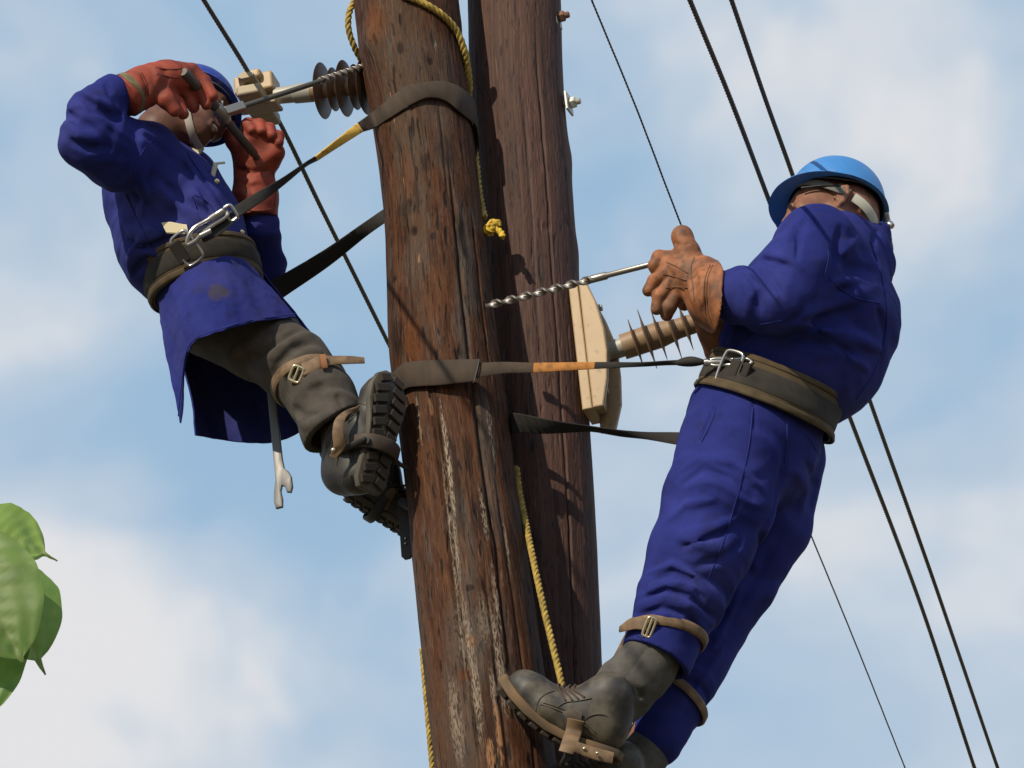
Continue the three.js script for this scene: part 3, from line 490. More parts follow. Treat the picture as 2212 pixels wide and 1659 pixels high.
    for (let l = 0; l < live.length; l += 3) for (let k = 0; k < B; k++) for (let j = 0; j < B; j++) for (let i = 0; i < B; i++) {
      const X = live[l] + i, Y = live[l + 1] + j, Z = live[l + 2] + k, a = val[key(X, Y, Z)]; if (a === 9 || X < 1 || Y < 1 || Z < 1 || X > nx - 2 || Y > ny - 2 || Z > nz - 2) continue;
      const q = (b, f) => { if (b === 9 || (a < 0) === (b < 0)) return; const [p0, p1, p2, p3] = f(); a < 0 ? idx.push(p0, p1, p2, p0, p2, p3) : idx.push(p0, p2, p1, p0, p3, p2); };
      q(val[key(X + 1, Y, Z)], () => [vert(X, Y - 1, Z - 1), vert(X, Y, Z - 1), vert(X, Y, Z), vert(X, Y - 1, Z)]);
      q(val[key(X, Y + 1, Z)], () => [vert(X - 1, Y, Z - 1), vert(X - 1, Y, Z), vert(X, Y, Z), vert(X, Y, Z - 1)]);
      q(val[key(X, Y, Z + 1)], () => [vert(X - 1, Y - 1, Z), vert(X, Y - 1, Z), vert(X, Y, Z), vert(X - 1, Y, Z)]);
    }
    const g = new THREE.BufferGeometry(); g.setAttribute('position', new THREE.Float32BufferAttribute(pos, 3)); g.setIndex(idx); g.computeVertexNormals();
    return g;
  }
}
// band laid round a body: centre, axis, where angle 0 points; lo/hi along the axis (metres, may depend on the angle), lift off the body, thickness
function band(field, C, axis, ref, lo, hi, lift, thick, o = {}) {
  const a = axis.clone().normalize(), r = ref.clone().sub(a.clone().multiplyScalar(ref.dot(a))).normalize(), s = a.clone().cross(r), n = o.n ?? 110, t0 = o.t0 ?? 0, t1 = o.t1 ?? 2 * Math.PI, full = t1 - t0 > 6.28, rows = full ? n : n + 1, W = o.w ?? 5;
  const F = (v, t) => (typeof v === 'function' ? v(t) : v), pos = [], idx = [], uv = []; const rad_ = [];
  for (let i = 0; i < rows; i++) { const t = t0 + (t1 - t0) * i / n, d = r.clone().multiplyScalar(Math.cos(t)).addScaledVector(s, Math.sin(t)), l = F(lo, t), h = F(hi, t), row = []; for (let k = 0; k <= W; k++) { const b = C.clone().addScaledVector(a, mix(l, h, k / W)); row.push(field.inward(b, d, o.far ?? 0.4)); } rad_.push({ d, l, h, row }); }
  const sm = rad_.map((q, i) => q.row.map((v, k) => { let m = 0, c = 0; for (let e = -3; e <= 3; e++) { const j = full ? (i + e + rows) % rows : clamp(i + e, 0, rows - 1); m += rad_[j].row[k]; c++; } return m / c; }));
  const K = 2 * (W + 1);
  for (let i = 0; i < rows; i++) { const { d, l, h } = rad_[i]; for (let k = 0; k < K; k++) { const out = k <= W, j = out ? k : K - 1 - k, e = out && (j === 0 || j === W) ? 0.45 : 1, rr = sm[i][j] * (o.flat ? 0 : 1) + (o.flat ? Math.max(...sm[i]) : 0), q = C.clone().addScaledVector(a, mix(l, h, j / W)).addScaledVector(d, rr + lift + (out ? thick * e : 0)); pos.push(q.x, q.y, q.z); uv.push(i / n, j / W); } }
  const m = full ? rows : rows - 1;
  for (let i = 0; i < m; i++) for (let k = 0; k < K; k++) { const p = i * K + k, q = i * K + (k + 1) % K, u = ((i + 1) % rows) * K + k, v = ((i + 1) % rows) * K + (k + 1) % K; idx.push(p, u, q, q, u, v); }
  if (!full) for (const e of [0, rows - 1]) for (let k = 1; k < K - 1; k++) e ? idx.push(e * K, e * K + k, e * K + k + 1) : idx.push(0, k + 1, k);
  const g = new THREE.BufferGeometry(); g.setAttribute('position', new THREE.Float32BufferAttribute(pos, 3)); g.setAttribute('uv', new THREE.Float32BufferAttribute(uv, 2)); g.setIndex(idx);
  return creased(g, 50);
}
// point on a band's run: same arguments, one angle
function onBand(field, C, axis, ref, t, along_, lift) { const a = axis.clone().normalize(), r = ref.clone().sub(a.clone().multiplyScalar(ref.dot(a))).normalize(), s = a.clone().cross(r), d = r.clone().multiplyScalar(Math.cos(t)).addScaledVector(s, Math.sin(t)), b = C.clone().addScaledVector(a, along_); return { p: b.addScaledVector(d, field.inward(b, d, 0.4) + lift), n: d, t: a.clone().cross(d) }; }

// cloth sheet with thickness through a grid of points (rows of equal length)
function sheet(grid, nu, nv, thick, wob = 0) {
  const rows = grid.map((r) => new THREE.CatmullRomCurve3(r, false, 'centripetal')), pts = [];
  for (let j = 0; j <= nv; j++) { const line = rows.map((c) => c.getPoint(j / nv)), col = new THREE.CatmullRomCurve3(line, false, 'centripetal'); for (let i = 0; i <= nu; i++) pts.push(col.getPoint(i / nu)); }
  const at = (i, j) => pts[clamp(j, 0, nv) * (nu + 1) + clamp(i, 0, nu)], pos = [], idx = [], N = [];
  for (let j = 0; j <= nv; j++) for (let i = 0; i <= nu; i++) N.push(at(i + 1, j).clone().sub(at(i - 1, j)).cross(at(i, j + 1).clone().sub(at(i, j - 1))).normalize());
  for (const s of [1, -1]) for (let q = 0; q < pts.length; q++) { const p = pts[q], w = wob ? wob * (fbm(p.x * 13 + 4 * p.y * 0.3, p.y * 2.2, p.z * 13, 2) + 0.25 * fbm(p.x * 40, p.y * 30, p.z * 40, 2)) : 0, e = p.clone().addScaledVector(N[q], s * thick / 2 + w); pos.push(e.x, e.y, e.z); }
  const M = pts.length, U = nu + 1;
  for (let j = 0; j < nv; j++) for (let i = 0; i < nu; i++) { const a = j * U + i, b = a + 1, c = a + U, d = c + 1; idx.push(a, b, c, b, d, c, M + a, M + c, M + b, M + b, M + c, M + d); }
  const rim = []; for (let i = 0; i < nu; i++) rim.push([i, i + 1], [nv * U + i + 1, nv * U + i]); for (let j = 0; j < nv; j++) rim.push([(j + 1) * U, j * U], [j * U + nu, (j + 1) * U + nu]);
  for (const [a, b] of rim) idx.push(a, M + a, b, b, M + a, M + b);
  const g = new THREE.BufferGeometry(); g.setAttribute('position', new THREE.Float32BufferAttribute(pos, 3)); g.setIndex(idx);
  return creased(g, 60);
}

// hard hat: C the middle of the rim, F forwards, U up; shell with peak, and its inside
function hardHat(C, F, U, o = {}) {
  F = F.clone().normalize(); const S = F.clone().cross(U).normalize(); U = S.clone().cross(F).normalize();
  const lx = o.lx ?? 0.128, lw = o.lw ?? 0.106, hh = o.hh ?? 0.125, peak = o.peak ?? 0.05, pos = [], idx = [], nA = 96, nB = 26;
  const pt = (a, b, off) => {                      // a round, b 0 rim .. 1 top
    const e = Math.pow(Math.sin(b * Math.PI / 2), 0.9), rr = Math.pow(Math.max(0, 1 - Math.pow(e, 2.4)), 1 / 2.2), ca = Math.cos(a), sa = Math.sin(a), rid = 1 + 0.012 * Math.exp(-Math.pow(sa / 0.22, 2)) * e;
    return C.clone().addScaledVector(F, ca * (lx + off) * rr).addScaledVector(S, sa * (lw + off) * rr).addScaledVector(U, (hh * e + off * e) * rid);
  };
  const lip = (a) => { const ca = Math.cos(a); return 0.008 + peak * Math.pow(Math.max(0, ca), 1.4); };
  const prof = (a) => {
    const p = []; const ca = Math.cos(a), sa = Math.sin(a), out = F.clone().multiplyScalar(ca * 1.0).addScaledVector(S, sa).normalize(), base = pt(a, 0, 0), L = lip(a), dr = -0.22 * Math.max(0, L - 0.008);
    for (let i = 0; i <= nB; i++) p.push(pt(a, 1 - i / nB, 0));
    p.push(base.clone().addScaledVector(out, 0.003).addScaledVector(U, -0.002), base.clone().addScaledVector(out, L * 0.6).addScaledVector(U, -0.004 + dr * 0.6), base.clone().addScaledVector(out, L).addScaledVector(U, -0.005 + dr), base.clone().addScaledVector(out, L + 0.001).addScaledVector(U, -0.0085 + dr), base.clone().addScaledVector(out, L * 0.6).addScaledVector(U, -0.008 + dr * 0.6), base.clone().addScaledVector(out, -0.0035).addScaledVector(U, -0.006));
    for (let i = 0; i <= 10; i++) p.push(pt(a, i / 10, -0.004));
    return p;
  };
  const K = prof(0).length;
  for (let i = 0; i < nA; i++) for (const q of prof(i / nA * 2 * Math.PI)) pos.push(q.x, q.y, q.z);
  for (let i = 0; i < nA; i++) for (let k = 0; k < K - 1; k++) { const a = i * K + k, b = ((i + 1) % nA) * K + k; idx.push(a, b, a + 1, b, b + 1, a + 1); }
  const g = new THREE.BufferGeometry(); g.setAttribute('position', new THREE.Float32BufferAttribute(pos, 3)); g.setIndex(idx);
  return creased(g, 55);
}
// head and neck: local axes F (nose), U (crown), S = left or right ear side towards +S; sizes in metres
function headField(C, F, U, neckTo, o = {}) {
  F = F.clone().normalize(); const S = F.clone().cross(U).normalize(); U = S.clone().cross(F).normalize();
  const L = (f, u, s) => C.clone().addScaledVector(F, f).addScaledVector(U, u).addScaledVector(S, s), f = new Field(0.02), b = (pts, k, op = 1) => f.bones(pts.map(([x, y, z, r]) => ({ c: L(x, y, z), r })), { k, op });
  b([[-0.035, 0.035, 0, 0.078], [0.02, 0.04, 0, 0.074]], 0.03);                      // skull
  b([[0.045, -0.005, 0, 0.058], [0.05, -0.06, 0, 0.045]], 0.03);                     // face
  for (const s of [-1, 1]) { b([[-0.005, -0.03, 0.052 * s, 0.02], [0.0, -0.07, 0.048 * s, 0.017], [0.05, -0.098, 0.022 * s, 0.018]], 0.025); b([[0.07, -0.022, 0.035 * s, 0.022]], 0.02); }   // jaw, cheekbones
  b([[0.07, -0.1, 0.008, 0.02], [0.07, -0.1, -0.008, 0.02]], 0.02);                   // chin
  b([[0.082, 0.025, 0.03, 0.012], [0.088, 0.022, 0, 0.013], [0.082, 0.025, -0.03, 0.012]], 0.015); // brow
  for (const s of [-1, 1]) { b([[0.099, 0.006, 0.031 * s, 0.012]], 0.01, -1); b([[0.084, 0.004, 0.031 * s, 0.0125]], 0.006); b([[0.098, -0.041, 0.011 * s, 0.009]], 0.008); }   // sockets, eyeballs, nostrils
  b([[0.094, 0.012, 0, 0.009], [0.108, -0.034, 0, 0.0115]], 0.012);                    // nose
  b([[0.09, -0.063, 0.018, 0.006], [0.1, -0.061, 0, 0.008], [0.09, -0.063, -0.018, 0.006]], 0.007); b([[0.088, -0.076, 0.016, 0.007], [0.097, -0.076, 0, 0.009], [0.088, -0.076, -0.016, 0.007]], 0.007);   // lips
  if (o.open) b([[0.099, -0.069, 0.016, 0.006], [0.107, -0.069, 0, 0.0085], [0.099, -0.069, -0.016, 0.006]], 0.003, -1);
  for (const s of [-1, 1]) { const e = [[-0.004, -0.03, 0.072, 0.006], [-0.014, -0.022, 0.082, 0.006], [-0.024, 0.002, 0.089, 0.0055], [-0.022, 0.022, 0.088, 0.0055], [-0.008, 0.03, 0.082, 0.0055], [0.004, 0.02, 0.075, 0.005]]; b(e.map(([x, y, z, r]) => [x, y, z * s, r]), 0.005); b([[-0.01, -0.01, 0.073 * s, 0.011], [-0.012, 0.015, 0.074 * s, 0.012]], 0.008); b([[-0.004, 0.0, 0.086 * s, 0.0085], [-0.008, 0.014, 0.087 * s, 0.006]], 0.004, -1); b([[0.004, -0.006, 0.076 * s, 0.005]], 0.004); }
  const n0 = L(-0.03, -0.05, 0), n1 = L(-0.035, -0.1, 0); f.bones([{ c: n0, r: 0.055 }, { c: n1, r: 0.057 }, { c: neckTo, r: 0.068 }], { k: 0.03 });
  return { f, L, F, U, S };
}
// work boot from its own axes: H heel (sole level), X towards the toe, N out of the sole; leg the point the shaft rises to
function boot(parent, H, X, N, leg, mats, len = 0.295, bend = 0) {
  X = X.clone().normalize(); const Wd = X.clone().cross(N).normalize(); N = Wd.clone().cross(X).normalize(); const U = N.clone().negate(), s = len / 0.295;
  const lift = (x) => bend * Math.pow(Math.max(0, x - 0.1), 2), L = (x, u, w) => H.clone().addScaledVector(X, (x - 2 * bend * Math.max(0, x - 0.1) * u) * s).addScaledVector(U, (u + lift(x)) * s).addScaledVector(Wd, w * s), f = new Field(0.02), B = (pts, k = 0.02, op = 1) => f.bones(pts.map(([x, u, w, r]) => ({ c: L(x, u, w), r: r * s })), { k, op });
  for (const w of [-1, 1]) B([[0.042, 0.05, 0.006 * w, 0.038], [0.11, 0.05, 0.008 * w, 0.036], [0.19, 0.038, 0.012 * w, 0.037], [0.242, 0.034, 0.008 * w, 0.037], [0.26, 0.03, 0.004 * w, 0.031]]);
  B([[0.05, 0.075, 0, 0.043], [0.1, 0.088, 0, 0.04], [0.15, 0.067, 0, 0.037], [0.2, 0.05, 0, 0.036]]);
  f.bones([{ c: L(0.06, 0.08, 0), r: 0.045 * s }, { c: L(0.058, 0.12, 0), r: 0.047 * s }, { c: leg, r: 0.05 * s }], { k: 0.03 });
  if (!bend) f.cut(L(0, 0.012, 0), N, 0.008); else { f.cut(L(0, 0.01, 0), N, 0.008); }
  f.f.push(...[[-0.003, 0.005, [[0.185, 0.09, 0.03], [0.19, 0.085, 0], [0.185, 0.09, -0.03]]], [-0.003, 0.005, [[0.17, 0.1, 0.03], [0.172, 0.1, 0], [0.17, 0.1, -0.03]]], [0.003, 0.004, [[0.205, 0.02, 0.05], [0.212, 0.075, 0.02], [0.212, 0.08, -0.02], [0.205, 0.02, -0.05]]], [-0.004, 0.007, [[0.09, 0.13, 0.04], [0.11, 0.125, 0], [0.09, 0.13, -0.04]]], [-0.004, 0.007, [[0.02, 0.12, 0.03], [0.01, 0.115, 0], [0.02, 0.12, -0.03]]]].map(([amp, wid, pts]) => ({ amp, wid, raw: pts.map(([x, u, w]) => L(x, u, w)), pts: null })));
  const b = part('boot', tint(f.skin(0.0036), (v) => { const n = fbm(v.x * 30, v.y * 30, v.z * 30, 4); const k = 1 + 0.6 * n, d = mats.dust * smooth(-0.25, 0.35, fbm(v.x * 18 + 4, v.y * 18, v.z * 18, 4, 0.6)); return [mix(mats.leather[0] * k, 0.17, d), mix(mats.leather[1] * k, 0.145, d), mix(mats.leather[2] * k, 0.1, d)]; }), mats.upper, parent);
  const out = []; const prof = [[0, 0.012], [0.002, 0.028], [0.02, 0.038], [0.06, 0.038], [0.11, 0.033], [0.16, 0.04], [0.21, 0.05], [0.25, 0.047], [0.28, 0.032], [0.293, 0.012]];
  for (const [x, w] of prof) out.push([x * s, w * s]); for (const [x, w] of prof.slice().reverse()) out.push([x * s, -w * s]);
  const soleG = prism(out, 0.018 * s, 0.004); const place = (g, u) => { const q = g.attributes.position, dir = X.clone().cross(Wd).dot(U) > 0 ? 1 : -1; for (let i = 0; i < q.count; i++) { const x = q.getX(i) / s, h = q.getZ(i) * dir; q.setZ(i, (h + lift(x) * s) * dir); q.setX(i, q.getX(i) - 2 * bend * Math.max(0, x - 0.1) * (h + u * s)); } g.computeVertexNormals(); return g.applyMatrix4(new THREE.Matrix4().makeBasis(X, Wd, U.clone().multiplyScalar(X.clone().cross(Wd).dot(U) > 0 ? 1 : -1)).setPosition(H.clone().addScaledVector(U, u * s))); };
  const sole = part('sole', tint(creased(place(soleG, 0.01), 40), (v) => { const n = fbm(v.x * 25, v.y * 25, v.z * 25, 3), k = smooth(-0.3, 0.4, n); return blend(mats.sole, mats.soleWorn, k); }), mats.soleMat, b);
  const lugs = []; for (let i = 0; i < 10; i++) { const x = 0.02 + i * 0.028; if (i === 3) continue; const w = (() => { let a = prof[0]; for (let q = 1; q < prof.length; q++) if (x <= prof[q][0]) { const t = (x - prof[q - 1][0]) / (prof[q][0] - prof[q - 1][0]); return mix(prof[q - 1][1], prof[q][1], t); } return 0.012; })(); for (const sd of [-1, 1]) { const g = new RoundedBoxGeometry(0.019 * s, w * 0.82 * s, 0.009 * s, 1, 0.002 * s); g.rotateZ(sd * 0.35); g.translate(x * s, sd * w * 0.52 * s, 0); lugs.push(place(g, -0.004)); } }
  part('tread', lugs, mats.tread, sole);
  const on = (x, u, sd) => { const C = L(x, u, 0), d = Wd.clone().multiplyScalar(sd); return C.addScaledVector(d, f.inward(C, d, 0.1) + 0.0006); }, seams = [];
  for (const sd of [-1, 1]) for (const line of [[[0.196, 0.02], [0.206, 0.04], [0.204, 0.06], [0.196, 0.074]], [[0.055, 0.03], [0.1, 0.05], [0.15, 0.05], [0.196, 0.036]], [[0.055, 0.036], [0.1, 0.056], [0.15, 0.056], [0.194, 0.042]], [[0.012, 0.062], [0.05, 0.075], [0.08, 0.06], [0.09, 0.03]], [[0.085, 0.1], [0.12, 0.085], [0.15, 0.07], [0.16, 0.055]]]) seams.push(tube(curve(line.map(([x, u]) => on(x, u, sd)), 24), 0.0013, 5));
  for (const q of seams) part('seam', q, mats.thread, b);
  const laces = []; for (let i = 0; i < 4; i++) { const x0 = 0.105 + i * 0.017, u0 = 0.102 - i * 0.008; const pts = [on(x0 - 0.004, u0 - 0.004, -1)]; for (let k = -2; k <= 2; k++) { const C = L(x0, 0.05, 0), d = U.clone().multiplyScalar(1).addScaledVector(X, 0.45).addScaledVector(Wd, k * 0.28).normalize(); pts.push(C.addScaledVector(d, f.inward(C, d, 0.1) + 0.002)); } pts.push(on(x0 - 0.004, u0 - 0.004, 1)); laces.push(tube(curve(pts, 24), 0.0024, 6)); }
  for (const q of laces) part('lace', q, mats.lace, b);
  return { mesh: b, L, f, X, N, U, Wd };
}
// ───────────── cloth, leather, metal ─────────────
const clothMat = new THREE.MeshPhysicalMaterial({ vertexColors: true, roughness: 0.92, specularIntensity: 0.3 });
const plainCloth = new THREE.MeshStandardMaterial({ vertexColors: true, roughness: 0.95 });
const leatherMat = new THREE.MeshStandardMaterial({ vertexColors: true, roughness: 0.7 });
const skinMat = new THREE.MeshPhysicalMaterial({ vertexColors: true, roughness: 0.5, specularIntensity: 0.5 });
const mottled = (c, d, f = 20, s = 0, amt = 1) => (v) => { const n = fbm(v.x * f + s, v.y * f, v.z * f, 4, 0.6), g = noise(v.x * 210, v.y * 210, v.z * 210 + s); return blend(c, d, clamp(0.5 + amt * n + 0.12 * g)); };
// seams and hems: thin raised strips of the same cloth
const seamOn = (f, list, w = 0.0016, lift = 0.0006) => list.map((pts) => { const c = new THREE.CatmullRomCurve3(pts.map(([x, y]) => V(x, y, 0)), false, 'centripetal'), n = Math.max(6, Math.round(c.getLength() / 7)), q = c.getSpacedPoints(n).map((p) => f.touch(p.x, p.y, lift)); return tube(q.map((p, i) => (i && i < q.length - 1 ? p.clone().multiplyScalar(2).add(q[i - 1]).add(q[i + 1]).multiplyScalar(0.25) : p)), w, 6); });
const blueWork = (s) => (v) => { const n = fbm(v.x * 7 + s, v.y * 7, v.z * 7, 3), g = noise(v.x * 230, v.y * 230, v.z * 230), d = smooth(0.25, 0.55, fbm(v.x * 11, v.y * 11 + s, v.z * 11, 4)); const fade = smooth(0.0, 0.5, fbm(v.x * 4 + s, v.y * 5 + 2, v.z * 4, 3)), spot = smooth(0.36, 0.5, noise(v.x * 26 + s, v.y * 26, v.z * 26) + 0.3 * noise(v.x * 80, v.y * 80, v.z * 80)); let c = blend([0.012, 0.018, 0.125], [0.026, 0.034, 0.2], clamp(0.5 + 1.1 * n + 0.25 * g)); c = blend(c, [0.045, 0.054, 0.225], 0.45 * fade); c = blend(c, [0.022, 0.018, 0.03], 0.5 * d); return blend(c, [0.018, 0.016, 0.03], 0.22 * spot); };
const tanTint = (s = 0) => (v) => { const n = fbm(v.x * 38 + s, v.y * 38, v.z * 38, 4, 0.6); return blend([0.075, 0.044, 0.022], [0.24, 0.155, 0.085], clamp(0.5 + 1.3 * n)); };
const webTint = (s = 0) => (v) => { const n = fbm(v.x * 30 + s, v.y * 30, v.z * 30, 4, 0.6), g = noise(v.x * 240, v.y * 240, v.z * 240); return blend([0.012, 0.011, 0.01], [0.038, 0.033, 0.026], clamp(0.5 + 0.9 * n + 0.25 * g)); };
const padTint = (s = 0) => (v) => { const n = fbm(v.x * 30 + s, v.y * 30, v.z * 30, 4, 0.6), g = noise(v.x * 240, v.y * 240, v.z * 240); return blend([0.04, 0.028, 0.014], [0.1, 0.072, 0.036], clamp(0.5 + 0.9 * n + 0.2 * g)); };
const chrome = mat(0.45, 0.45, 0.44, 0.3, { metalness: 0.9 }), brass = mat(0.7, 0.6, 0.4, 0.3, { metalness: 0.9 }), blackSteel = mat(0.03, 0.03, 0.032, 0.45, { metalness: 0.3 });
const bootMats = (leather, sole, worn, dust) => ({ dust, leather, sole, soleWorn: worn, upper: new THREE.MeshPhysicalMaterial({ vertexColors: true, roughness: 0.55 }), soleMat: new THREE.MeshStandardMaterial({ vertexColors: true, roughness: 0.8 }), tread: mat(0.035, 0.026, 0.02, 0.9), thread: mat(0.07, 0.06, 0.045, 0.8), lace: mat(0.07, 0.04, 0.025, 0.85) });
const hatMat = new THREE.MeshPhysicalMaterial({ vertexColors: true, roughness: 0.45, clearcoat: 0.15, clearcoatRoughness: 0.5 });
const scuffed = (c, d) => (v) => { const n = fbm(v.x * 16, v.y * 16, v.z * 16, 4, 0.6), k = smooth(0.34, 0.5, noise(v.x * 55, v.y * 90, v.z * 55) + 0.3 * n), q = smooth(0.3, 0.6, fbm(v.x * 30 + 5, v.y * 30, v.z * 30, 3)); return blend(blend(blend(c, d, clamp(0.5 + n)), [0.2, 0.24, 0.28], 0.3 * k), [0.06, 0.07, 0.08], 0.35 * q); };
// rectangular ring (buckle, D-ring): centre, axes, size, bar radius
function ringBar(C, X, Y, w, h, r, bar = false) { X = X.clone().normalize(); Y = Y.clone().sub(X.clone().multiplyScalar(Y.dot(X))).normalize(); const q = (a, b) => C.clone().addScaledVector(X, a * w / 2).addScaledVector(Y, b * h / 2), c = [q(-1, -0.8), q(-1, 0.8), q(-0.85, 1), q(0.85, 1), q(1, 0.8), q(1, -0.8), q(0.85, -1), q(-0.85, -1)], out = [tube(curve(c, 48, true).slice(0, -1), r, 8, true)]; if (bar) out.push(tube([q(0, -1), q(0, 0), q(0, 1)], r, 8)); return out; }

// ───────────── the lineman in overalls, right ─────────────
const R = {};
{
  const me = thing('person', P(1240, 1640, 0.17), 'lineman in blue overalls and light blue helmet leaning back with an auger', 'person', 'linemen on the poles');
  R.me = me;
  // head
  const U = cam3(0.1, 0.7, -0.7), F = cam3(-0.98, 0.14, 0.0), rim = P(1806, 447, 0.13);
  const hd = headField(rim.clone().addScaledVector(U.clone().normalize(), -0.046).addScaledVector(F.clone().normalize(), 0.008), F, U, P(1868, 540, 0.12)); R.hd = hd;
  // torso and sleeves
  const J = new Field(0.045); R.J = J; J.fm = 2.8; J.cm = 1.4; J.micro = 1;
  J.limb([[1662, 850, 0.13, 122], [1720, 770, 0.13, 162], [1758, 680, 0.13, 168], [1790, 592, 0.13, 126], [1812, 540, 0.13, 74]], { zs: 1.12, k: 0.05 });
  J.limb([[1836, 800, 0.1, 64], [1868, 700, 0.1, 54], [1856, 605, 0.1, 54]], { k: 0.06, zs: 1.2 });                                            // blouse falling over the belt at the back
  J.limb([[1802, 545, 0.25, 66], [1764, 530, 0.3, 84], [1716, 600, 0.36, 82], [1690, 648, 0.38, 70]], { k: 0.03 });                            // near upper arm
  J.limb([[1690, 648, 0.38, 68], [1640, 645, 0.37, 66], [1590, 638, 0.345, 56], [1556, 636, 0.33, 46]], { k: 0.022 });                                                 // near forearm
  J.limb([[1805, 560, -0.03, 74], [1720, 640, -0.06, 66], [1660, 720, 0.0, 55], [1580, 730, 0.08, 50]], { k: 0.04 });                          // far arm
  J.limb([[1880, 535, 0.12, 44], [1862, 578, 0.12, 60]], { k: 0.03, zs: 1.1 });                                                                // collar
  J.limb([[1898, 506, 0.12, 25], [1880, 552, 0.12, 42]], { k: 0.03, zs: 1.5 });
  J.bones([{ c: P(1850, 480, 0.12), r: 0.058 }, { c: P(1862, 530, 0.12), r: 0.058 }], { op: -1, k: 0.006 });
  J.folds([[-9, 11, [1818, 492], [1808, 540], [1797, 585], [1775, 630]], [8, 11, [1853, 515], [1835, 535], [1818, 552]], [-9, 12, [1822, 582], [1860, 578], [1896, 588]], [7, 12, [1800, 610], [1850, 606], [1900, 620]],
    [-7, 9, [1646, 560], [1672, 566], [1704, 574]], [6, 9, [1650, 550], [1690, 556], [1730, 580]], [-6, 8, [1643, 584], [1668, 602], [1690, 640]], [-6, 9, [1612, 592], [1640, 620], [1640, 670]], [5, 10, [1600, 590], [1622, 640], [1612, 690]],
    [9, 15, [1738, 678], [1790, 662], [1839, 640], [1890, 622]], [-8, 14, [1745, 700], [1800, 690], [1850, 668]], [9, 14, [1722, 700], [1808, 720], [1870, 738], [1905, 756]], [-8, 14, [1720, 728], [1800, 748], [1860, 775]],
    [6, 7, [1562, 716], [1550, 745], [1543, 776]], [-6, 6, [1574, 716], [1560, 750], [1553, 776]], [6, 7, [1592, 720], [1574, 750], [1566, 775]], [-6, 6, [1604, 724], [1590, 750], [1580, 772]], [6, 7, [1624, 728], [1606, 750], [1598, 768]],
    [-5, 8, [1740, 470], [1725, 510], [1722, 560]], [5, 9, [1714, 480], [1700, 520], [1690, 570]], [-7, 10, [1770, 640], [1740, 665], [1700, 700]], [6, 12, [1760, 730], [1830, 765], [1880, 800]], [-5, 10, [1890, 660], [1915, 720], [1905, 790]], [-6, 8, [1895, 500], [1885, 535], [1900, 570]]]);
  J.crease(1640, 640, 0.36, 90, P(1560, 628, 0.33).sub(P(1690, 648, 0.38)), 26, 9, 5, 3);
  J.crease(1760, 560, 0.33, 110, V(0.3, 1, 0), 14, 9, 5, 8); J.crease(1800, 740, 0.25, 170, V(0.3, 1, 0.1), 13, 6, 7, 1); J.crease(1880, 620, 0.1, 130, V(0.4, 1, 0), 14, 7, 5, 5);
  const jk = part('jacket', tint(J.skin(0.0037), blueWork(0)), clothMat, me);
  for (const q of seamOn(J, [[[1736, 462], [1770, 500], [1790, 545], [1780, 600]], [[1880, 520], [1905, 600], [1915, 700], [1890, 800], [1850, 862]], [[1700, 690], [1650, 700], [1590, 706]], [[1790, 600], [1840, 640], [1900, 655]], [[1566, 590], [1560, 630], [1566, 678]]])) part('seam', tint(q, blueWork(2)), clothMat, jk);
  // overalls below the belt
  const T = new Field(0.035); R.T = T; T.fm = 2.5; T.cm = 1.35; T.micro = 1;
  T.limb([[1658, 856, 0.13, 120], [1632, 915, 0.13, 143], [1618, 975, 0.13, 146]], { zs: 1.1 });
  T.limb([[1592, 962, 0.2, 126], [1549, 1090, 0.21, 116], [1508, 1200, 0.21, 104], [1472, 1290, 0.2, 91], [1446, 1356, 0.2, 76], [1420, 1415, 0.2, 72], [1400, 1470, 0.2, 72]], { k: 0.03, end: [P(1417, 1420, 0.2), dirAt(P(1446, 1346, 0.2), P(1417, 1420, 0.2)).addScaledVector(cam3(1, 0, 0), -0.1)] });
  T.limb([[1674, 990, 0.02, 110], [1655, 1130, 0.0, 98], [1592, 1245, -0.01, 90], [1535, 1340, -0.01, 84], [1500, 1420, 0.0, 76], [1455, 1520, 0.01, 66], [1418, 1600, 0.02, 58]], { k: 0.012 });
  T.limb([[1424, 1408, 0.2, 66], [1380, 1490, 0.2, 68]], { op: -1, k: 0.004 });
  T.folds([[-4, 4, [1541, 880], [1530, 912], [1512, 948]], [-3, 4, [1627, 855], [1630, 890], [1630, 935]], [-12, 13, [1696, 962], [1690, 1030], [1675, 1085], [1648, 1150], [1620, 1230]],
    [6, 10, [1470, 1020], [1510, 990], [1570, 1000]], [-6, 10, [1475, 1045], [1520, 1012], [1590, 1040]], [-6, 10, [1588, 1030], [1612, 1060], [1630, 1082]], [7, 10, [1600, 1010], [1630, 1040], [1650, 1060]], [-7, 10, [1578, 1142], [1541, 1160], [1476, 1180]], [7, 11, [1590, 1120], [1545, 1140], [1470, 1160]],
    [7, 11, [1440, 1130], [1480, 1090], [1540, 1080]], [-7, 10, [1600, 1170], [1570, 1200], [1500, 1225]], [8, 9, [1400, 1238], [1452, 1220], [1503, 1242], [1536, 1292]], [-9, 8, [1405, 1256], [1454, 1240], [1500, 1264], [1526, 1310]], [8, 9, [1402, 1278], [1470, 1256], [1518, 1280]],
    [-9, 8, [1392, 1292], [1440, 1274], [1490, 1290], [1540, 1336]], [9, 9, [1378, 1312], [1439, 1290], [1487, 1308], [1540, 1350]], [-9, 8, [1376, 1330], [1430, 1314], [1480, 1330], [1520, 1372]], [7, 9, [1384, 1342], [1440, 1330], [1490, 1352]],
    [8, 12, [1720, 1020], [1740, 1060], [1725, 1110]], [-7, 11, [1740, 1000], [1765, 1050], [1750, 1100]], [-6, 12, [1690, 1150], [1640, 1240], [1580, 1330]], [6, 10, [1600, 1290], [1570, 1340], [1540, 1400]], [6, 9, [1560, 1400], [1530, 1450], [1500, 1500]]]);
  const legDir = P(1475, 1290, 0.2).sub(P(1566, 1095, 0.21));
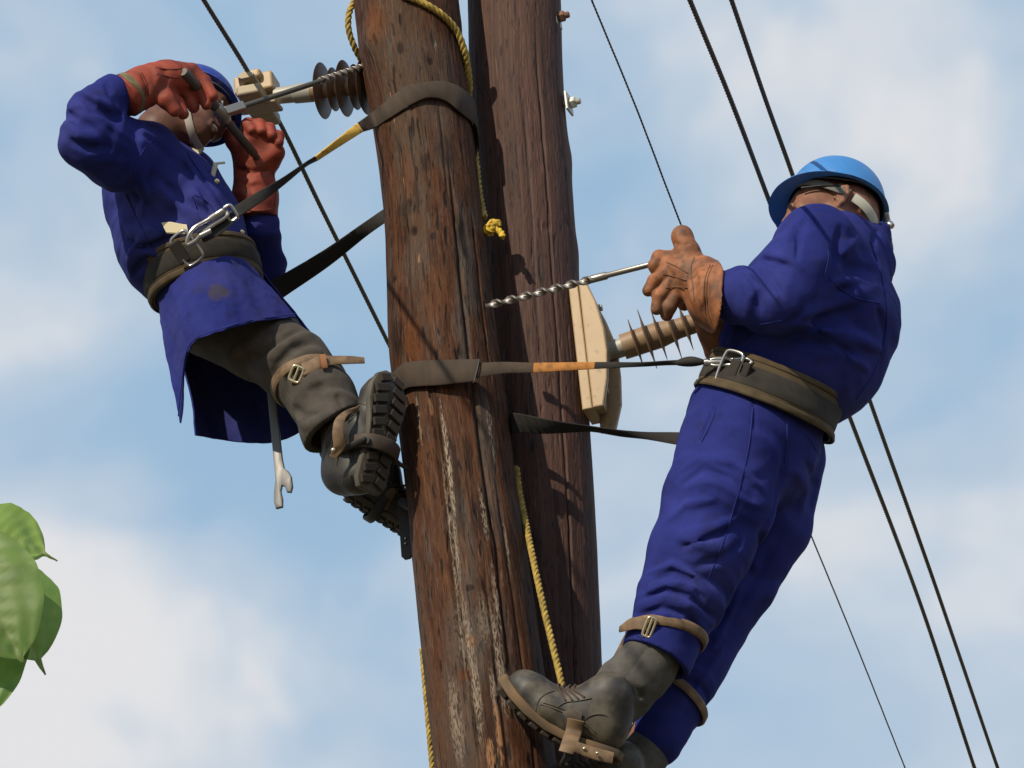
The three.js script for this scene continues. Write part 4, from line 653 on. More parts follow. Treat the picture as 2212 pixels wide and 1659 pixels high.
  T.crease(1490, 1270, 0.25, 130, legDir, 20, 7, 6, 4); T.crease(1570, 1090, 0.28, 170, V(0.35, 1, 0), 13, 6, 5, 2); T.crease(1600, 1240, 0.05, 150, V(0.5, 1, 0), 13, 7, 6, 6); T.crease(1500, 1480, 0.03, 110, V(0.45, 1, 0), 20, 7, 5, 9); T.crease(1640, 950, 0.28, 130, V(0.3, 1, 0), 12, 6, 3.5, 7);
  const ov = part('overalls', tint(T.skin(0.0037), blueWork(4)), clothMat, me);
  for (const q of seamOn(T, [[[1541, 878], [1532, 908], [1512, 950]], [[1546, 880], [1537, 911], [1516, 954]], [[1626, 880], [1618, 960], [1596, 1060], [1562, 1170], [1530, 1250]], [[1700, 900], [1745, 940], [1770, 985]], [[1376, 1372], [1410, 1398], [1446, 1430]], [[1700, 905], [1700, 960], [1695, 1000]]])) part('seam', tint(q, blueWork(6)), clothMat, ov);
  // grey trousers showing below
  const G = new Field(0.02); R.G = G; G.micro = 1;
  G.limb([[1430, 1385, 0.2, 60], [1395, 1440, 0.2, 62], [1345, 1495, 0.19, 64], [1300, 1545, 0.185, 66]], {});
  G.cut(P(1300, 1548, 0.185), dirAt(P(1395, 1440, 0.2), P(1300, 1548, 0.185)), 0.003);
  G.limb([[1318, 1527, 0.185, 54], [1270, 1585, 0.185, 60]], { op: -1, k: 0.004 });
  G.folds([[-3, 3, [1405, 1392], [1370, 1440], [1300, 1530]], [7, 10, [1345, 1450], [1390, 1480], [1430, 1500]], [-7, 9, [1340, 1470], [1380, 1500], [1415, 1540]], [6, 8, [1280, 1490], [1330, 1530], [1380, 1570]], [-5, 8, [1330, 1540], [1360, 1570], [1395, 1560]], [-3, 3, [1252, 1494], [1300, 1545], [1352, 1580]]]);
  G.crease(1360, 1490, 0.23, 110, P(1300, 1548, 0.185).sub(P(1395, 1440, 0.2)), 17, 8, 4.5, 3);
  G.limb([[1430, 1580, 0.02, 50], [1385, 1640, 0.02, 54], [1340, 1700, 0.03, 55]], { k: 0.006 });
  part('trousers', tint(G.skin(0.0042), mottled([0.045, 0.043, 0.04], [0.105, 0.1, 0.09], 24, 2)), plainCloth, me);
  // the body itself
  const B = new Field(0.03);
  B.limb([[1650, 920, 0.13, 105], [1725, 770, 0.13, 118], [1775, 640, 0.13, 120], [1815, 540, 0.13, 75], [1858, 520, 0.125, 48]], { zs: 1.1 });
  B.limb([[1790, 545, 0.26, 50], [1690, 648, 0.375, 42], [1560, 620, 0.33, 30], [1480, 595, 0.28, 28]], {}); B.limb([[1805, 560, -0.03, 48], [1700, 665, -0.05, 40], [1580, 730, 0.07, 30]], {});
  B.limb([[1610, 960, 0.2, 84], [1475, 1290, 0.2, 58], [1310, 1535, 0.185, 38]], {}); B.limb([[1680, 980, 0.03, 84], [1535, 1340, -0.01, 56], [1345, 1690, 0.03, 36]], {});
  const headSkin = hd.f.skin(0.0026);
  part('body', tint(joined([B.skin(0.012), headSkin]), (v) => { const n = fbm(v.x * 40, v.y * 40, v.z * 40, 3), q = v.clone().sub(hd.L(0, 0.045, 0)), hair = smooth(0.0, 0.02, q.dot(hd.U) - 0.25 * q.dot(hd.F) + 0.02 * n) * smooth(0.05, 0.0, q.dot(hd.F)); const c = blend([0.17, 0.078, 0.05], [0.27, 0.135, 0.092], clamp(0.5 + n)); return blend(c, [0.02, 0.017, 0.015], hair * 0.9); }), skinMat, me);
  // helmet with its harness
  const hat = part('helmet', tint(hardHat(rim, F, U, { lx: 0.118, lw: 0.108, hh: 0.128, peak: 0.034 }), scuffed([0.03, 0.185, 0.5], [0.045, 0.22, 0.56])), hatMat, me);
  const skull = new Field(0.02); skull.bones([{ c: hd.L(-0.03, 0.02, 0), r: 0.085 }, { c: hd.L(0.03, 0.03, 0), r: 0.08 }], {});
  const nearRef = hd.S.clone().multiplyScalar(hd.S.dot(V(0, 0, 1)) > 0 ? 1 : -1);
  const bandAx = U.clone().normalize().addScaledVector(F.clone().normalize(), -0.34);
  const bSide = bandAx.clone().normalize().cross(nearRef).dot(F) > 0 ? -1 : 1, arc = (p, q) => (bSide > 0 ? { t0: p, t1: q } : { t0: -q, t1: -p });
  part('headband', band(skull, hd.L(-0.012, 0.004, 0), bandAx, nearRef, -0.012, 0.013, 0.003, 0.003, arc(0.32, 2.6)), mat(0.5, 0.5, 0.42, 0.6), hat);
  part('headband', band(skull, hd.L(-0.012, 0.012, 0), bandAx, nearRef, -0.01, 0.012, 0.002, 0.003, arc(-1.6, 0.2)), mat(0.13, 0.13, 0.115, 0.7), hat);
  part('harness', [band(skull, hd.L(0.01, 0.035, 0), U, nearRef, 0.004, 0.02, 0.012, 0.003)], mat(0.06, 0.06, 0.055, 0.7), hat);
  const kn = P(1916, 482, 0.13); part('adjuster', [turned(kn, kn.clone().add(cam3(0.012, -0.008, 0.012)), [[0, 0.001], [0, 0.01], [0.6, 0.01], [1, 0.007], [1, 0.001]], 16), seat(rbox(0.012, 0.026, 0.01, 0.003), P(1917, 470, 0.135), cam3(1, 0.2, 0.3), cam3(-0.2, 1, 0))], chrome, hat);
  part('spectacle_arm', [tube(curve([hd.L(0.085, 0.018, 0.07 * Math.sign(hd.S.z || 1)), hd.L(0.04, 0.02, 0.084 * Math.sign(hd.S.z)), hd.L(-0.004, 0.024, 0.09 * Math.sign(hd.S.z))], 20), 0.0028, 6)], blackSteel, me);
  // belt
  const bc = P(1676, 856, 0.13), bax = cam3(0.36, 0.9, -0.1), ref = cam3(-0.25, 0.1, 1);
  const W = new Field(0.04); W.limb([[1660, 856, 0.13, 128], [1640, 915, 0.13, 153]], { zs: 1.15 }); W.limb([[1674, 980, 0.04, 112]], { k: 0.03 }); W.limb([[1592, 962, 0.2, 126]], { k: 0.03 }); W.limb([[1662, 850, 0.13, 126], [1702, 785, 0.13, 150]], { zs: 1.12, k: 0.05 }); R.W = W; R.belt = [W, bc, bax, ref];
  const belt = part('work_belt', tint(band(W, bc, bax, ref, -0.048, 0.05, 0.002, 0.012, { w: 7 }), padTint(1)), plainCloth, me, 'wide padded brown work belt');
  part('webbing', tint(band(W, bc, bax, ref, -0.027, 0.024, 0.0135, 0.004), webTint(2)), plainCloth, belt);
  const e1 = tint(joined([band(W, bc, bax, ref, -0.051, -0.034, 0.011, 0.006), band(W, bc, bax, ref, 0.037, 0.052, 0.011, 0.006)]), padTint(5)); part('edge_binding', e1, plainCloth, belt);
  const dr = onBand(W, bc, bax, ref, -0.42, 0.0, 0.022); R.ring = dr.p;
  part('d_ring', ringBar(dr.p.clone().addScaledVector(dr.t, 0.0), dr.t.clone().negate(), bax, 0.05, 0.078, 0.0042), chrome, belt);
  part('d_ring_loop', tint(joined([seat(rbox(0.03, 0.05, 0.014, 0.005, 3), dr.p.clone().addScaledVector(dr.t, 0.014), dr.t, bax), seat(rbox(0.02, 0.05, 0.012, 0.004, 3), dr.p.clone().addScaledVector(dr.t, 0.044).addScaledVector(dr.n, -0.004), dr.t, bax)]), webTint(9)), plainCloth, belt);
  // gloves
  const gl = new Field(0.014); const Z = 0.285;
  gl.limb([[1462, 592, Z, 38], [1490, 598, Z + 0.01, 40], [1520, 604, Z + 0.015, 47]], { k: 0.02 });
  gl.limb([[1445, 572, Z - 0.005, 26], [1470, 625, Z, 30]], { k: 0.02 });
  gl.limb([[1515, 603, Z + 0.015, 46], [1556, 640, Z + 0.035, 74], [1600, 664, Z + 0.05, 84]], { k: 0.02, end: [P(1541, 632, Z + 0.035), cam3(1, -0.1, -0.15).normalize()] });                                                            // gauntlet
  gl.limb([[1498, 575, Z + 0.01, 27], [1485, 545, Z + 0.015, 25], [1474, 512, Z + 0.01, 21], [1473, 508, Z + 0.01, 20]], { k: 0.016 });       // thumb
  gl.limb([[1455, 562, Z, 22], [1424, 556, Z + 0.005, 16], [1414, 574, Z + 0.01, 14], [1420, 590, Z, 13]], { k: 0.006 });                      // forefinger round the shaft
  gl.limb([[1446, 590, Z + 0.012, 19], [1414, 606, Z + 0.02, 15], [1400, 628, Z + 0.015, 13]], { k: 0.006 });
  gl.limb([[1450, 614, Z + 0.012, 18], [1424, 640, Z + 0.015, 15], [1418, 668, Z + 0.005, 13]], { k: 0.006 });
  gl.limb([[1462, 632, Z + 0.005, 18], [1446, 662, Z + 0.005, 16], [1440, 680, Z - 0.01, 14]], { k: 0.006 });
  gl.limb([[1546, 632, Z + 0.034, 48], [1562, 642, Z + 0.035, 66], [1600, 664, Z + 0.05, 78]], { op: -1, k: 0.004 });
  gl.folds([[-4, 9, [1498, 578], [1504, 604], [1498, 640]], [7, 8, [1486, 600], [1492, 630], [1498, 655]], [-6, 8, [1472, 612], [1478, 640], [1484, 662]], [7, 8, [1516, 600], [1520, 640], [1514, 662]], [-4, 8, [1530, 606], [1528, 640], [1530, 668]], [-4, 5, [1462, 556], [1480, 558], [1497, 552]], [-5, 6, [1440, 575], [1452, 600], [1450, 625]], [-4, 5, [1455, 525], [1475, 530], [1494, 524]], [4, 6, [1540, 590], [1537, 640], [1540, 690]]]);
  gl.crease(1490, 610, Z + 0.03, 60, V(1, 0.2, 0.1), 22, 9, 3, 5);
  const suede = (s) => (v) => { const n = fbm(v.x * 22 + s, v.y * 22, v.z * 22, 4, 0.6), m = fbm(v.x * 60, v.y * 60, v.z * 60 + s, 3); const q = fbm(v.x * 9 + s, v.y * 9, v.z * 9 + 2, 3); return blend(blend(blend([0.11, 0.04, 0.016], [0.36, 0.13, 0.048], clamp(0.5 + 1.2 * n)), [0.2, 0.12, 0.075], 0.5 * smooth(0.05, 0.4, q)), [0.045, 0.028, 0.018], 0.6 * smooth(0.02, 0.4, m)); };
  const gN = part('glove', tint(gl.skin(0.003), suede(1)), leatherMat, me, 'orange brown suede gauntlet on the near hand');
  for (const q of seamOn(gl, [[[1540, 572], [1529, 600], [1526, 640], [1531, 680], [1538, 700]], [[1534, 572], [1523, 602], [1520, 640], [1525, 680]], [[1500, 556], [1492, 580], [1496, 612], [1500, 650]], [[1440, 566], [1462, 576], [1486, 590]], [[1432, 592], [1458, 598], [1484, 606]], [[1438, 622], [1462, 620], [1486, 622]]], 0.0014, 0.0003)) part('seam', tint(q, mottled([0.09, 0.038, 0.017], [0.17, 0.07, 0.03], 60, 1)), leatherMat, gN);
  const g2 = new Field(0.014);
  g2.limb([[1568, 748, 0.11, 50], [1550, 708, 0.14, 42], [1526, 660, 0.17, 36], [1496, 622, 0.2, 34]], { k: 0.02 });
  for (const [x, y, q] of [[1452, 610, 0], [1456, 630, 1], [1462, 648, 2], [1470, 664, 3]]) g2.limb([[1496, 618 + q * 10, 0.2, 15], [x + 8, y - 8, 0.215, 14], [x + 10, y - 20, 0.24, 12]], { k: 0.008 });
  g2.limb([[1490, 625, 0.2, 18], [1478, 590, 0.22, 15], [1468, 585, 0.24, 13]], { k: 0.006 });
  g2.limb([[1576, 760, 0.11, 42], [1600, 800, 0.1, 48]], { op: -1, k: 0.004 }); g2.cut(P(1574, 758, 0.11), dirAt(P(1526, 660, 0.17), P(1574, 758, 0.11)), 0.003);
  part('glove', tint(g2.skin(0.0034), suede(6)), leatherMat, me);
  // boots
  const bm = bootMats([0.022, 0.021, 0.02], [0.06, 0.045, 0.026], [0.17, 0.1, 0.045], 0.5);
  const bX = dirAt(P(1330, 1640, 0.19), P(1130, 1575, 0.18)), bN = cam3(-0.36, -0.9, 0.15);
  R.bootN = boot(me, P(1336, 1643, 0.19), bX, bN, P(1312, 1535, 0.187), bm, 0.318, 2.1);
  const fX = cam3(-0.97, 0.12, 0.1); R.bootF = boot(me, P(1385, 1762, 0.03), fX, cam3(-0.1, -0.95, 0.2), P(1345, 1690, 0.03), bm, 0.275);
}
// ───────────── the lineman in the long coat, left ─────────────
const Lm = {};
{
  const me = thing('person', P(815, 1100, 0.05), 'lineman in a long blue coat and grey trousers turning an auger with both hands', 'person', 'linemen on the poles');
  Lm.me = me;
  const U = cam3(0.3, 0.52, -0.8), F = cam3(0.86, -0.06, 0.28), C = P(407, 247, 0.03);
  const hd = headField(C, F, U, P(345, 330, 0.0), { open: true }); Lm.hd = hd; const Un = hd.U, Fn = hd.F, near = Math.sign(hd.S.z) || 1;
  // coat: torso and sleeves
  const J = new Field(0.04); Lm.J = J; J.micro = 1; J.fm = 2.7; J.cm = 1.35;
  J.limb([[456, 650, 0, 98], [436, 592, 0, 103], [402, 518, 0, 120], [378, 474, 0, 121], [338, 418, 0, 110], [310, 364, 0.0, 78], [318, 345, 0.0, 56]], { zs: 1.28, k: 0.05 });
  J.limb([[330, 560, 0.02, 58], [322, 520, 0.02, 60]], { k: 0.06, zs: 1.6 });
  J.limb([[318, 335, 0.16, 74], [250, 328, 0.25, 74], [192, 302, 0.32, 62]], { k: 0.03 });
  J.limb([[190, 300, 0.32, 60], [202, 246, 0.33, 55], [246, 205, 0.315, 41], [285, 178, 0.3, 38]], { k: 0.022, end: [P(256, 199, 0.31), dirAt(P(205, 245, 0.33), P(268, 193, 0.305))] });
  J.bones([{ c: P(258, 200, 0.31), r: RM(38, P(258, 200, 0.31)) }, { c: P(300, 170, 0.295), r: RM(44, P(300, 170, 0.295)) }], { op: -1, k: 0.004 });
  J.limb([[400, 390, -0.19, 74], [490, 520, -0.25, 62], [566, 575, -0.2, 47]], { k: 0.03 });
  J.limb([[567, 572, -0.2, 44], [562, 490, -0.1, 44]], { k: 0.018 });
  J.limb([[350, 330, 0.02, 42], [374, 338, 0.03, 32]], { k: 0.03, zs: 1.4 });
  J.bones([{ c: P(388, 268, 0.02), r: 0.05 }, { c: P(365, 318, 0.01), r: 0.055 }], { op: -1, k: 0.008 });
  J.folds([[-11, 13, [296, 262], [292, 300], [280, 350], [262, 385]], [9, 12, [270, 240], [255, 290], [240, 340]], [-10, 11, [180, 210], [205, 236], [238, 252], [262, 250]], [9, 10, [178, 198], [212, 216], [245, 236]], [-9, 10, [140, 240], [165, 262], [205, 276]], [8, 12, [140, 262], [172, 290], [215, 300]], [-8, 10, [150, 300], [190, 320], [235, 318]], [7, 11, [165, 345], [205, 346], [250, 345]], [-6, 8, [228, 178], [238, 205], [258, 232]],
    [-9, 14, [300, 420], [330, 470], [360, 500], [420, 520]], [9, 15, [330, 400], [380, 440], [440, 480], [490, 500]], [-8, 13, [350, 395], [400, 430], [460, 470]], [8, 13, [262, 470], [290, 500], [330, 515], [380, 500]], [-10, 11, [270, 520], [310, 532], [350, 520], [392, 495]], [8, 10, [280, 560], [310, 545], [345, 548]], [-9, 10, [290, 590], [308, 565], [330, 560]], [7, 12, [300, 380], [310, 430], [300, 480]],
    [-5, 6, [396, 322], [430, 370], [470, 430], [505, 490]], [4, 6, [388, 326], [420, 375], [458, 432], [495, 492]], [-7, 9, [470, 520], [510, 540], [545, 575]], [7, 10, [450, 500], [500, 520], [540, 550]], [-6, 10, [310, 290], [350, 320], [380, 350]], [-5, 10, [430, 400], [450, 440], [462, 480]]]);
  J.crease(215, 280, 0.34, 120, P(250, 204, 0.315).sub(P(190, 300, 0.32)), 17, 8, 6, 2); J.crease(330, 470, 0.2, 190, V(-0.3, 1, 0.1), 12, 6, 6, 5); J.crease(290, 545, 0.1, 110, V(-0.3, 1, 0), 20, 8, 5, 7); J.crease(560, 540, -0.15, 90, V(0, 1, 0), 20, 8, 5, 3);
  // skirts of the coat: near half and far half with an open vent behind
  const Q = (a) => a.map(([x, y, z]) => P(x, y, z));
  const nearS = [Q([[545, 576, 0.1], [588, 622, 0.12], [618, 656, 0.125], [642, 682, 0.12]]), Q([[520, 560, 0.15], [552, 622, 0.17], [574, 660, 0.175], [590, 690, 0.175]]), Q([[480, 556, 0.185], [505, 625, 0.215], [522, 668, 0.225], [535, 699, 0.225]]), Q([[440, 566, 0.2], [462, 640, 0.24], [476, 686, 0.25], [486, 713, 0.25]]), Q([[400, 586, 0.19], [424, 655, 0.235], [438, 698, 0.245], [448, 724, 0.25]]), Q([[372, 612, 0.165], [398, 676, 0.21], [410, 714, 0.215], [420, 738, 0.215]]), Q([[362, 634, 0.125], [380, 700, 0.16], [394, 740, 0.17], [404, 768, 0.17]]), Q([[352, 648, 0.085], [370, 722, 0.12], [384, 785, 0.13], [394, 840, 0.13]]), Q([[346, 656, 0.04], [356, 740, 0.075], [372, 820, 0.09], [388, 914, 0.09]])];
  const farS = [Q([[352, 664, -0.02], [384, 760, -0.05], [412, 850, -0.075], [424, 940, -0.09]]), Q([[372, 645, -0.1], [420, 770, -0.16], [450, 860, -0.18], [478, 950, -0.19]]), Q([[430, 620, -0.17], [490, 750, -0.21], [520, 850, -0.22], [552, 957, -0.21]]), Q([[490, 600, -0.19], [560, 730, -0.22], [590, 830, -0.22], [628, 945, -0.21]]), Q([[530, 585, -0.16], [610, 700, -0.19], [660, 780, -0.2], [705, 880, -0.19]]), Q([[556, 576, -0.11], [640, 680, -0.13], [700, 750, -0.14], [766, 832, -0.14]])];
  const coat = joined([J.skin(0.0037), sheet(nearS, 110, 70, 0.004, 0.011), sheet(farS, 80, 60, 0.004, 0.009)]);
  const stain = P(472, 627, 0.24);
  const ct = part('coat', tint(coat, (v) => { const c = blueWork(11)(v), f = smooth(-0.3, 0.5, fbm(v.x * 5, v.y * 5 + 3, v.z * 5, 3)), d = v.distanceTo(stain) / 0.034 + 0.5 * fbm(v.x * 40, v.y * 40, v.z * 40, 3); return blend(blend(c, [0.052, 0.056, 0.21], 0.5 * f), [0.05, 0.042, 0.045], 0.75 * smooth(1, 0.45, d)); }), clothMat, me);
  { const hem = (strips, off, pick) => { const c = curve(strips.map((q) => { const a = q[q.length - 1], b = q[q.length - 2]; return a.clone().lerp(b, 0.16); }), 90); return [tube(c.map((p) => p.clone().add(cam3(0, 0, off))), 0.0014, 5)]; };
    for (const q of [...seamOn(J, [[[404, 330], [440, 384], [478, 440], [508, 492]], [[330, 300], [306, 330], [292, 372], [300, 410]], [[420, 420], [452, 440], [470, 470]], [[416, 424], [430, 470], [452, 486], [470, 472]], [[272, 420], [300, 480], [330, 540]]]), ...hem(nearS, 0.006)]) part('seam', tint(q, blueWork(13)), clothMat, ct); }
  const cols = [[474, 392], [524, 500], [548, 560]]; for (const [x, y] of [[474, 392], [528, 502]]) { const p = J.hit(x - 6, y); part('button', turned(p, p.clone().add(cam3(0.4, 0.1, 0.9).multiplyScalar(0.006)), [[0, 0.001], [0, 0.0065], [0.6, 0.0065], [1, 0.004], [1, 0.001]], 14), brass, me); }
  { const p = J.hit(462, 372), d = cam3(0.25, 0.95, 0.15).normalize(); part('pen', [turned(p.clone().addScaledVector(d, -0.06).add(cam3(0, 0, 0.008)), p.clone().addScaledVector(d, 0.022).add(cam3(0, 0, 0.01)), [[0, 0.001], [0, 0.006], [0.97, 0.006], [1, 0.004], [1, 0.001]], 12), seat(rbox(0.03, 0.006, 0.008, 0.002), p.clone().addScaledVector(d, 0.022).add(cam3(0.008, 0, 0.01)), cam3(1, 0.1, 0), cam3(0, 1, 0))], mat(0.62, 0.6, 0.52, 0.5), me); }
  // trousers
  const G = new Field(0.025); Lm.G = G; G.micro = 1; G.fm = 1.9;
  const endN = dirAt(P(690, 868, 0.13), P(726, 930, 0.13));
  G.limb([[455, 690, 0.02, 84], [560, 738, 0.05, 82], [638, 792, 0.09, 75], [696, 860, 0.115, 70], [724, 930, 0.12, 70], [745, 965, 0.12, 72]], { end: [P(720, 924, 0.12), endN.clone().addScaledVector(cam3(1, 0, 0), 0.12).normalize()] });
  G.limb([[717, 912, 0.12, 52], [726, 930, 0.12, 58], [750, 975, 0.12, 64]], { op: -1, k: 0.004 });
  G.limb([[520, 690, -0.1, 84], [660, 800, -0.12, 64], [705, 890, -0.11, 50], [732, 960, -0.1, 44], [742, 990, -0.09, 44]], { k: 0.012 });
  G.folds([[9, 13, [490, 770], [540, 745], [600, 705], [640, 690]], [-9, 12, [505, 790], [560, 770], [610, 735], [650, 712]], [8, 11, [560, 800], [585, 770], [625, 735], [668, 722]], [-11, 11, [592, 830], [598, 790], [630, 755], [680, 740]], [9, 10, [612, 850], [612, 800], [645, 770], [690, 758]], [-8, 8, [628, 868], [622, 820], [650, 785], [700, 772]], [8, 11, [640, 900], [660, 920], [690, 910], [730, 890]], [-8, 10, [632, 880], [660, 900], [690, 895]], [-7, 9, [665, 842], [685, 838], [700, 828]], [7, 12, [700, 850], [740, 850], [772, 870]], [-6, 6, [728, 850], [735, 868], [740, 880]], [5, 8, [650, 940], [690, 930], [745, 895]]]);
  G.crease(590, 760, 0.2, 130, P(638, 790, 0.13).sub(P(560, 738, 0.11)), 15, 7, 5, 1); G.crease(690, 880, 0.2, 90, endN, 18, 8, 4, 4);
  part('trousers', tint(G.skin(0.0042), (v) => { const n = fbm(v.x * 24, v.y * 24, v.z * 24, 4), w = 0.5 + 0.5 * Math.sin((v.x * 0.8 + v.y * 0.45) * 900 + 4 * n); return blend([0.03, 0.026, 0.022], [0.088, 0.076, 0.064], clamp(0.45 + 0.7 * n + 0.18 * w)); }), plainCloth, me);
  // body
  const B = new Field(0.03);
  B.limb([[446, 640, 0, 84], [400, 500, 0, 96], [335, 418, 0, 84], [318, 360, 0, 56], [345, 325, 0.0, 50]], { zs: 1.15 });
  B.limb([[320, 345, 0.15, 46], [192, 302, 0.32, 40], [258, 200, 0.31, 28], [330, 176, 0.285, 26]], {}); B.limb([[390, 400, -0.17, 46], [500, 530, -0.24, 40], [566, 570, -0.2, 32], [555, 460, -0.08, 28], [548, 350, -0.04, 26]], {});
  B.limb([[455, 685, 0.02, 58], [560, 738, 0.05, 56], [638, 792, 0.09, 46], [742, 945, 0.12, 32]], {}); B.limb([[500, 690, -0.08, 66], [660, 800, -0.12, 46], [740, 985, -0.09, 34]], {});
  part('body', tint(joined([B.skin(0.012), hd.f.skin(0.0026)]), (v) => { const n = fbm(v.x * 40, v.y * 40, v.z * 40, 3), q = v.clone().sub(hd.L(0, 0.045, 0)), hair = smooth(0.0, 0.02, q.dot(Un) - 0.25 * q.dot(Fn)) * smooth(0.05, 0.0, q.dot(Fn)), lip = smooth(0.016, 0.01, v.distanceTo(hd.L(0.096, -0.069, 0))); let c = blend([0.085, 0.038, 0.026], [0.15, 0.072, 0.05], clamp(0.5 + n)); c = blend(c, [0.2, 0.075, 0.062], lip * 0.7); return blend(c, [0.012, 0.01, 0.009], hair * 0.9); }), skinMat, me);
  part('teeth', [tube(curve([hd.L(0.087, -0.0675, 0.018), hd.L(0.099, -0.067, 0), hd.L(0.087, -0.0675, -0.018)], 16), 0.0034, 8)], mat(0.72, 0.68, 0.6, 0.35), me);
  for (const s of [-1, 1]) { const e = part('eye', new THREE.SphereGeometry(0.0118, 20, 14).translate(...hd.L(0.0856, 0.004, 0.031 * s).toArray()), mat(0.6, 0.57, 0.52, 0.3), me); part('iris', new THREE.SphereGeometry(0.006, 14, 10).translate(...hd.L(0.0925, 0.004, 0.031 * s).toArray()), mat(0.03, 0.017, 0.01, 0.25), e); }
  // helmet
  const rim = hd.L(-0.012, 0.042, 0);
  const hat = part('helmet', tint(hardHat(rim, F, U, { lx: 0.11, lw: 0.1, hh: 0.108, peak: 0.022 }), scuffed([0.009, 0.03, 0.24], [0.014, 0.045, 0.34])), hatMat, me);
  const skull = new Field(0.02); skull.bones([{ c: hd.L(-0.03, 0.02, 0), r: 0.084 }, { c: hd.L(0.03, 0.03, 0), r: 0.079 }], {});
  part('harness', [band(skull, hd.L(0.0, 0.035, 0), U, hd.S, -0.006, 0.016, 0.004, 0.003)], mat(0.05, 0.05, 0.05, 0.7), hat);
  { const pts = [[394, 200], [400, 225], [405, 250], [411, 275], [420, 300], [432, 318]].map(([x, y]) => hd.f.hit(x, y)); const w = cam3(0.97, 0.2, 0).multiplyScalar(0.0095), o = cam3(0, 0, 0.004); part('chin_strap', strap(pts.map((p) => [p.clone().sub(w).add(o), p.clone().add(w).add(o)]), 0.003, 40), mat(0.33, 0.31, 0.28, 0.8), hat); }
  part('shirt_collar', [strap([[399, 296], [412, 306], [424, 318], [428, 332]].map(([x, y]) => { const p = P(x, y, 0.075); return [p.clone().add(cam3(-0.008, -0.012, 0)), p.clone().add(cam3(0.014, 0.012, -0.01))]; }), 0.008, 20)], mat(0.55, 0.52, 0.38, 0.85), me);
  // belt
  const bc = P(438, 592, 0), bax = cam3(-0.24, 0.93, -0.28), ref = cam3(0, 0.1, 1);
  const W = new Field(0.04); W.limb([[456, 650, 0, 101], [436, 592, 0, 106], [416, 540, 0, 112]], { zs: 1.32 }); Lm.belt = [W, bc, bax, ref];
  const belt = part('work_belt', tint(band(W, bc, bax, ref, -0.045, 0.042, 0.003, 0.011, { w: 7 }), padTint(3)), plainCloth, me, 'wide padded brown work belt');
  part('webbing', tint(band(W, bc, bax, ref, -0.022, 0.022, 0.0135, 0.004), webTint(7)), plainCloth, belt);
  part('edge_binding', tint(joined([band(W, bc, bax, ref, -0.048, -0.03, 0.011, 0.006), band(W, bc, bax, ref, 0.029, 0.044, 0.011, 0.006)]), padTint(8)), plainCloth, belt);
  const dp = P(404, 536, 0.215); Lm.ring = dp;
  part('d_ring', ringBar(dp, cam3(0.75, 0.55, 0.2), cam3(-0.55, 0.8, 0), 0.045, 0.075, 0.0042), chrome, belt);
  part('d_ring_loop', tint(joined([seat(rbox(0.03, 0.058, 0.016, 0.005, 3), P(388, 545, 0.205), cam3(0.8, 0.5, 0.15), cam3(-0.5, 0.85, 0.1))]), webTint(4)), plainCloth, belt);
  part('tucked_cloth', [strap([[[350, 482], [362, 505]], [[368, 480], [384, 506]], [[390, 484], [402, 506]], [[404, 486], [408, 502]]].map(([a, b]) => [J.hit(a[0], a[1]).add(cam3(0, 0, 0.014)), J.hit(b[0], b[1]).add(cam3(0, 0, 0.02))]), 0.006, 24)], mat(0.62, 0.55, 0.36, 0.85), belt, 'cream cloth tucked under the belt');
  // gloves
  const red = (s) => (v) => { const n = fbm(v.x * 20 + s, v.y * 20, v.z * 20, 4, 0.6), m = fbm(v.x * 50, v.y * 50, v.z * 50 + s, 3); return blend(blend([0.13, 0.024, 0.013], [0.36, 0.056, 0.027], clamp(0.5 + n)), [0.035, 0.018, 0.014], 0.5 * smooth(0.1, 0.5, m)); };
  const g1 = new Field(0.014), Z = 0.285;
  g1.limb([[290, 196, Z + 0.02, 42], [318, 182, Z + 0.01, 38], [352, 172, Z, 40], [384, 168, Z - 0.01, 34]], { k: 0.02 });
  g1.limb([[300, 192, Z + 0.015, 42], [268, 208, Z + 0.025, 46]], { k: 0.016, end: [P(266, 209, Z + 0.025), dirAt(P(318, 182, Z), P(268, 208, Z + 0.025))] });
  g1.limb([[382, 150, Z - 0.012, 18], [414, 152, Z - 0.02, 16], [442, 176, Z - 0.03, 14], [460, 208, Z - 0.03, 12]], { k: 0.006 });
  g1.limb([[385, 168, Z - 0.015, 18], [418, 180, Z - 0.035, 16], [440, 208, Z - 0.045, 14], [446, 226, Z - 0.04, 12]], { k: 0.006 });
  g1.limb([[376, 186, Z - 0.01, 18], [402, 206, Z - 0.04, 15], [418, 232, Z - 0.05, 13]], { k: 0.006 });
  g1.limb([[362, 196, Z, 17], [384, 222, Z - 0.02, 15], [396, 246, Z - 0.025, 13]], { k: 0.006 });
  g1.limb([[345, 192, Z + 0.015, 20], [360, 214, Z + 0.015, 17], [378, 238, Z + 0.005, 15]], { k: 0.012 });
  g1.folds([[-6, 8, [352, 140], [362, 168], [352, 200]], [6, 8, [338, 142], [340, 170], [330, 205]], [-7, 8, [305, 160], [318, 184], [316, 214]], [-4, 6, [393, 140], [402, 160], [404, 180]]]); g1.crease(335, 175, Z + 0.03, 80, V(1, 0.3, 0), 20, 9, 4, 3);
  const gA = part('glove', tint(g1.skin(0.003), red(2)), leatherMat, me, 'red suede gauntlet on the raised near hand');
  { const q = new Field(0.01); q.limb([[306, 189, Z + 0.014, 43], [268, 208, Z + 0.025, 47]], {}); part('cuff_lining', tint(band(q, P(279, 202, Z + 0.021), dirAt(P(318, 182, Z), P(268, 208, Z + 0.025)), cam3(0, 0, 1), -0.005, (t) => 0.01 + 0.005 * Math.sin(3 * t), 0.0, 0.003), mottled([0.07, 0.055, 0.025], [0.22, 0.18, 0.09], 40, 3)), leatherMat, gA); }
  const g2 = new Field(0.014);
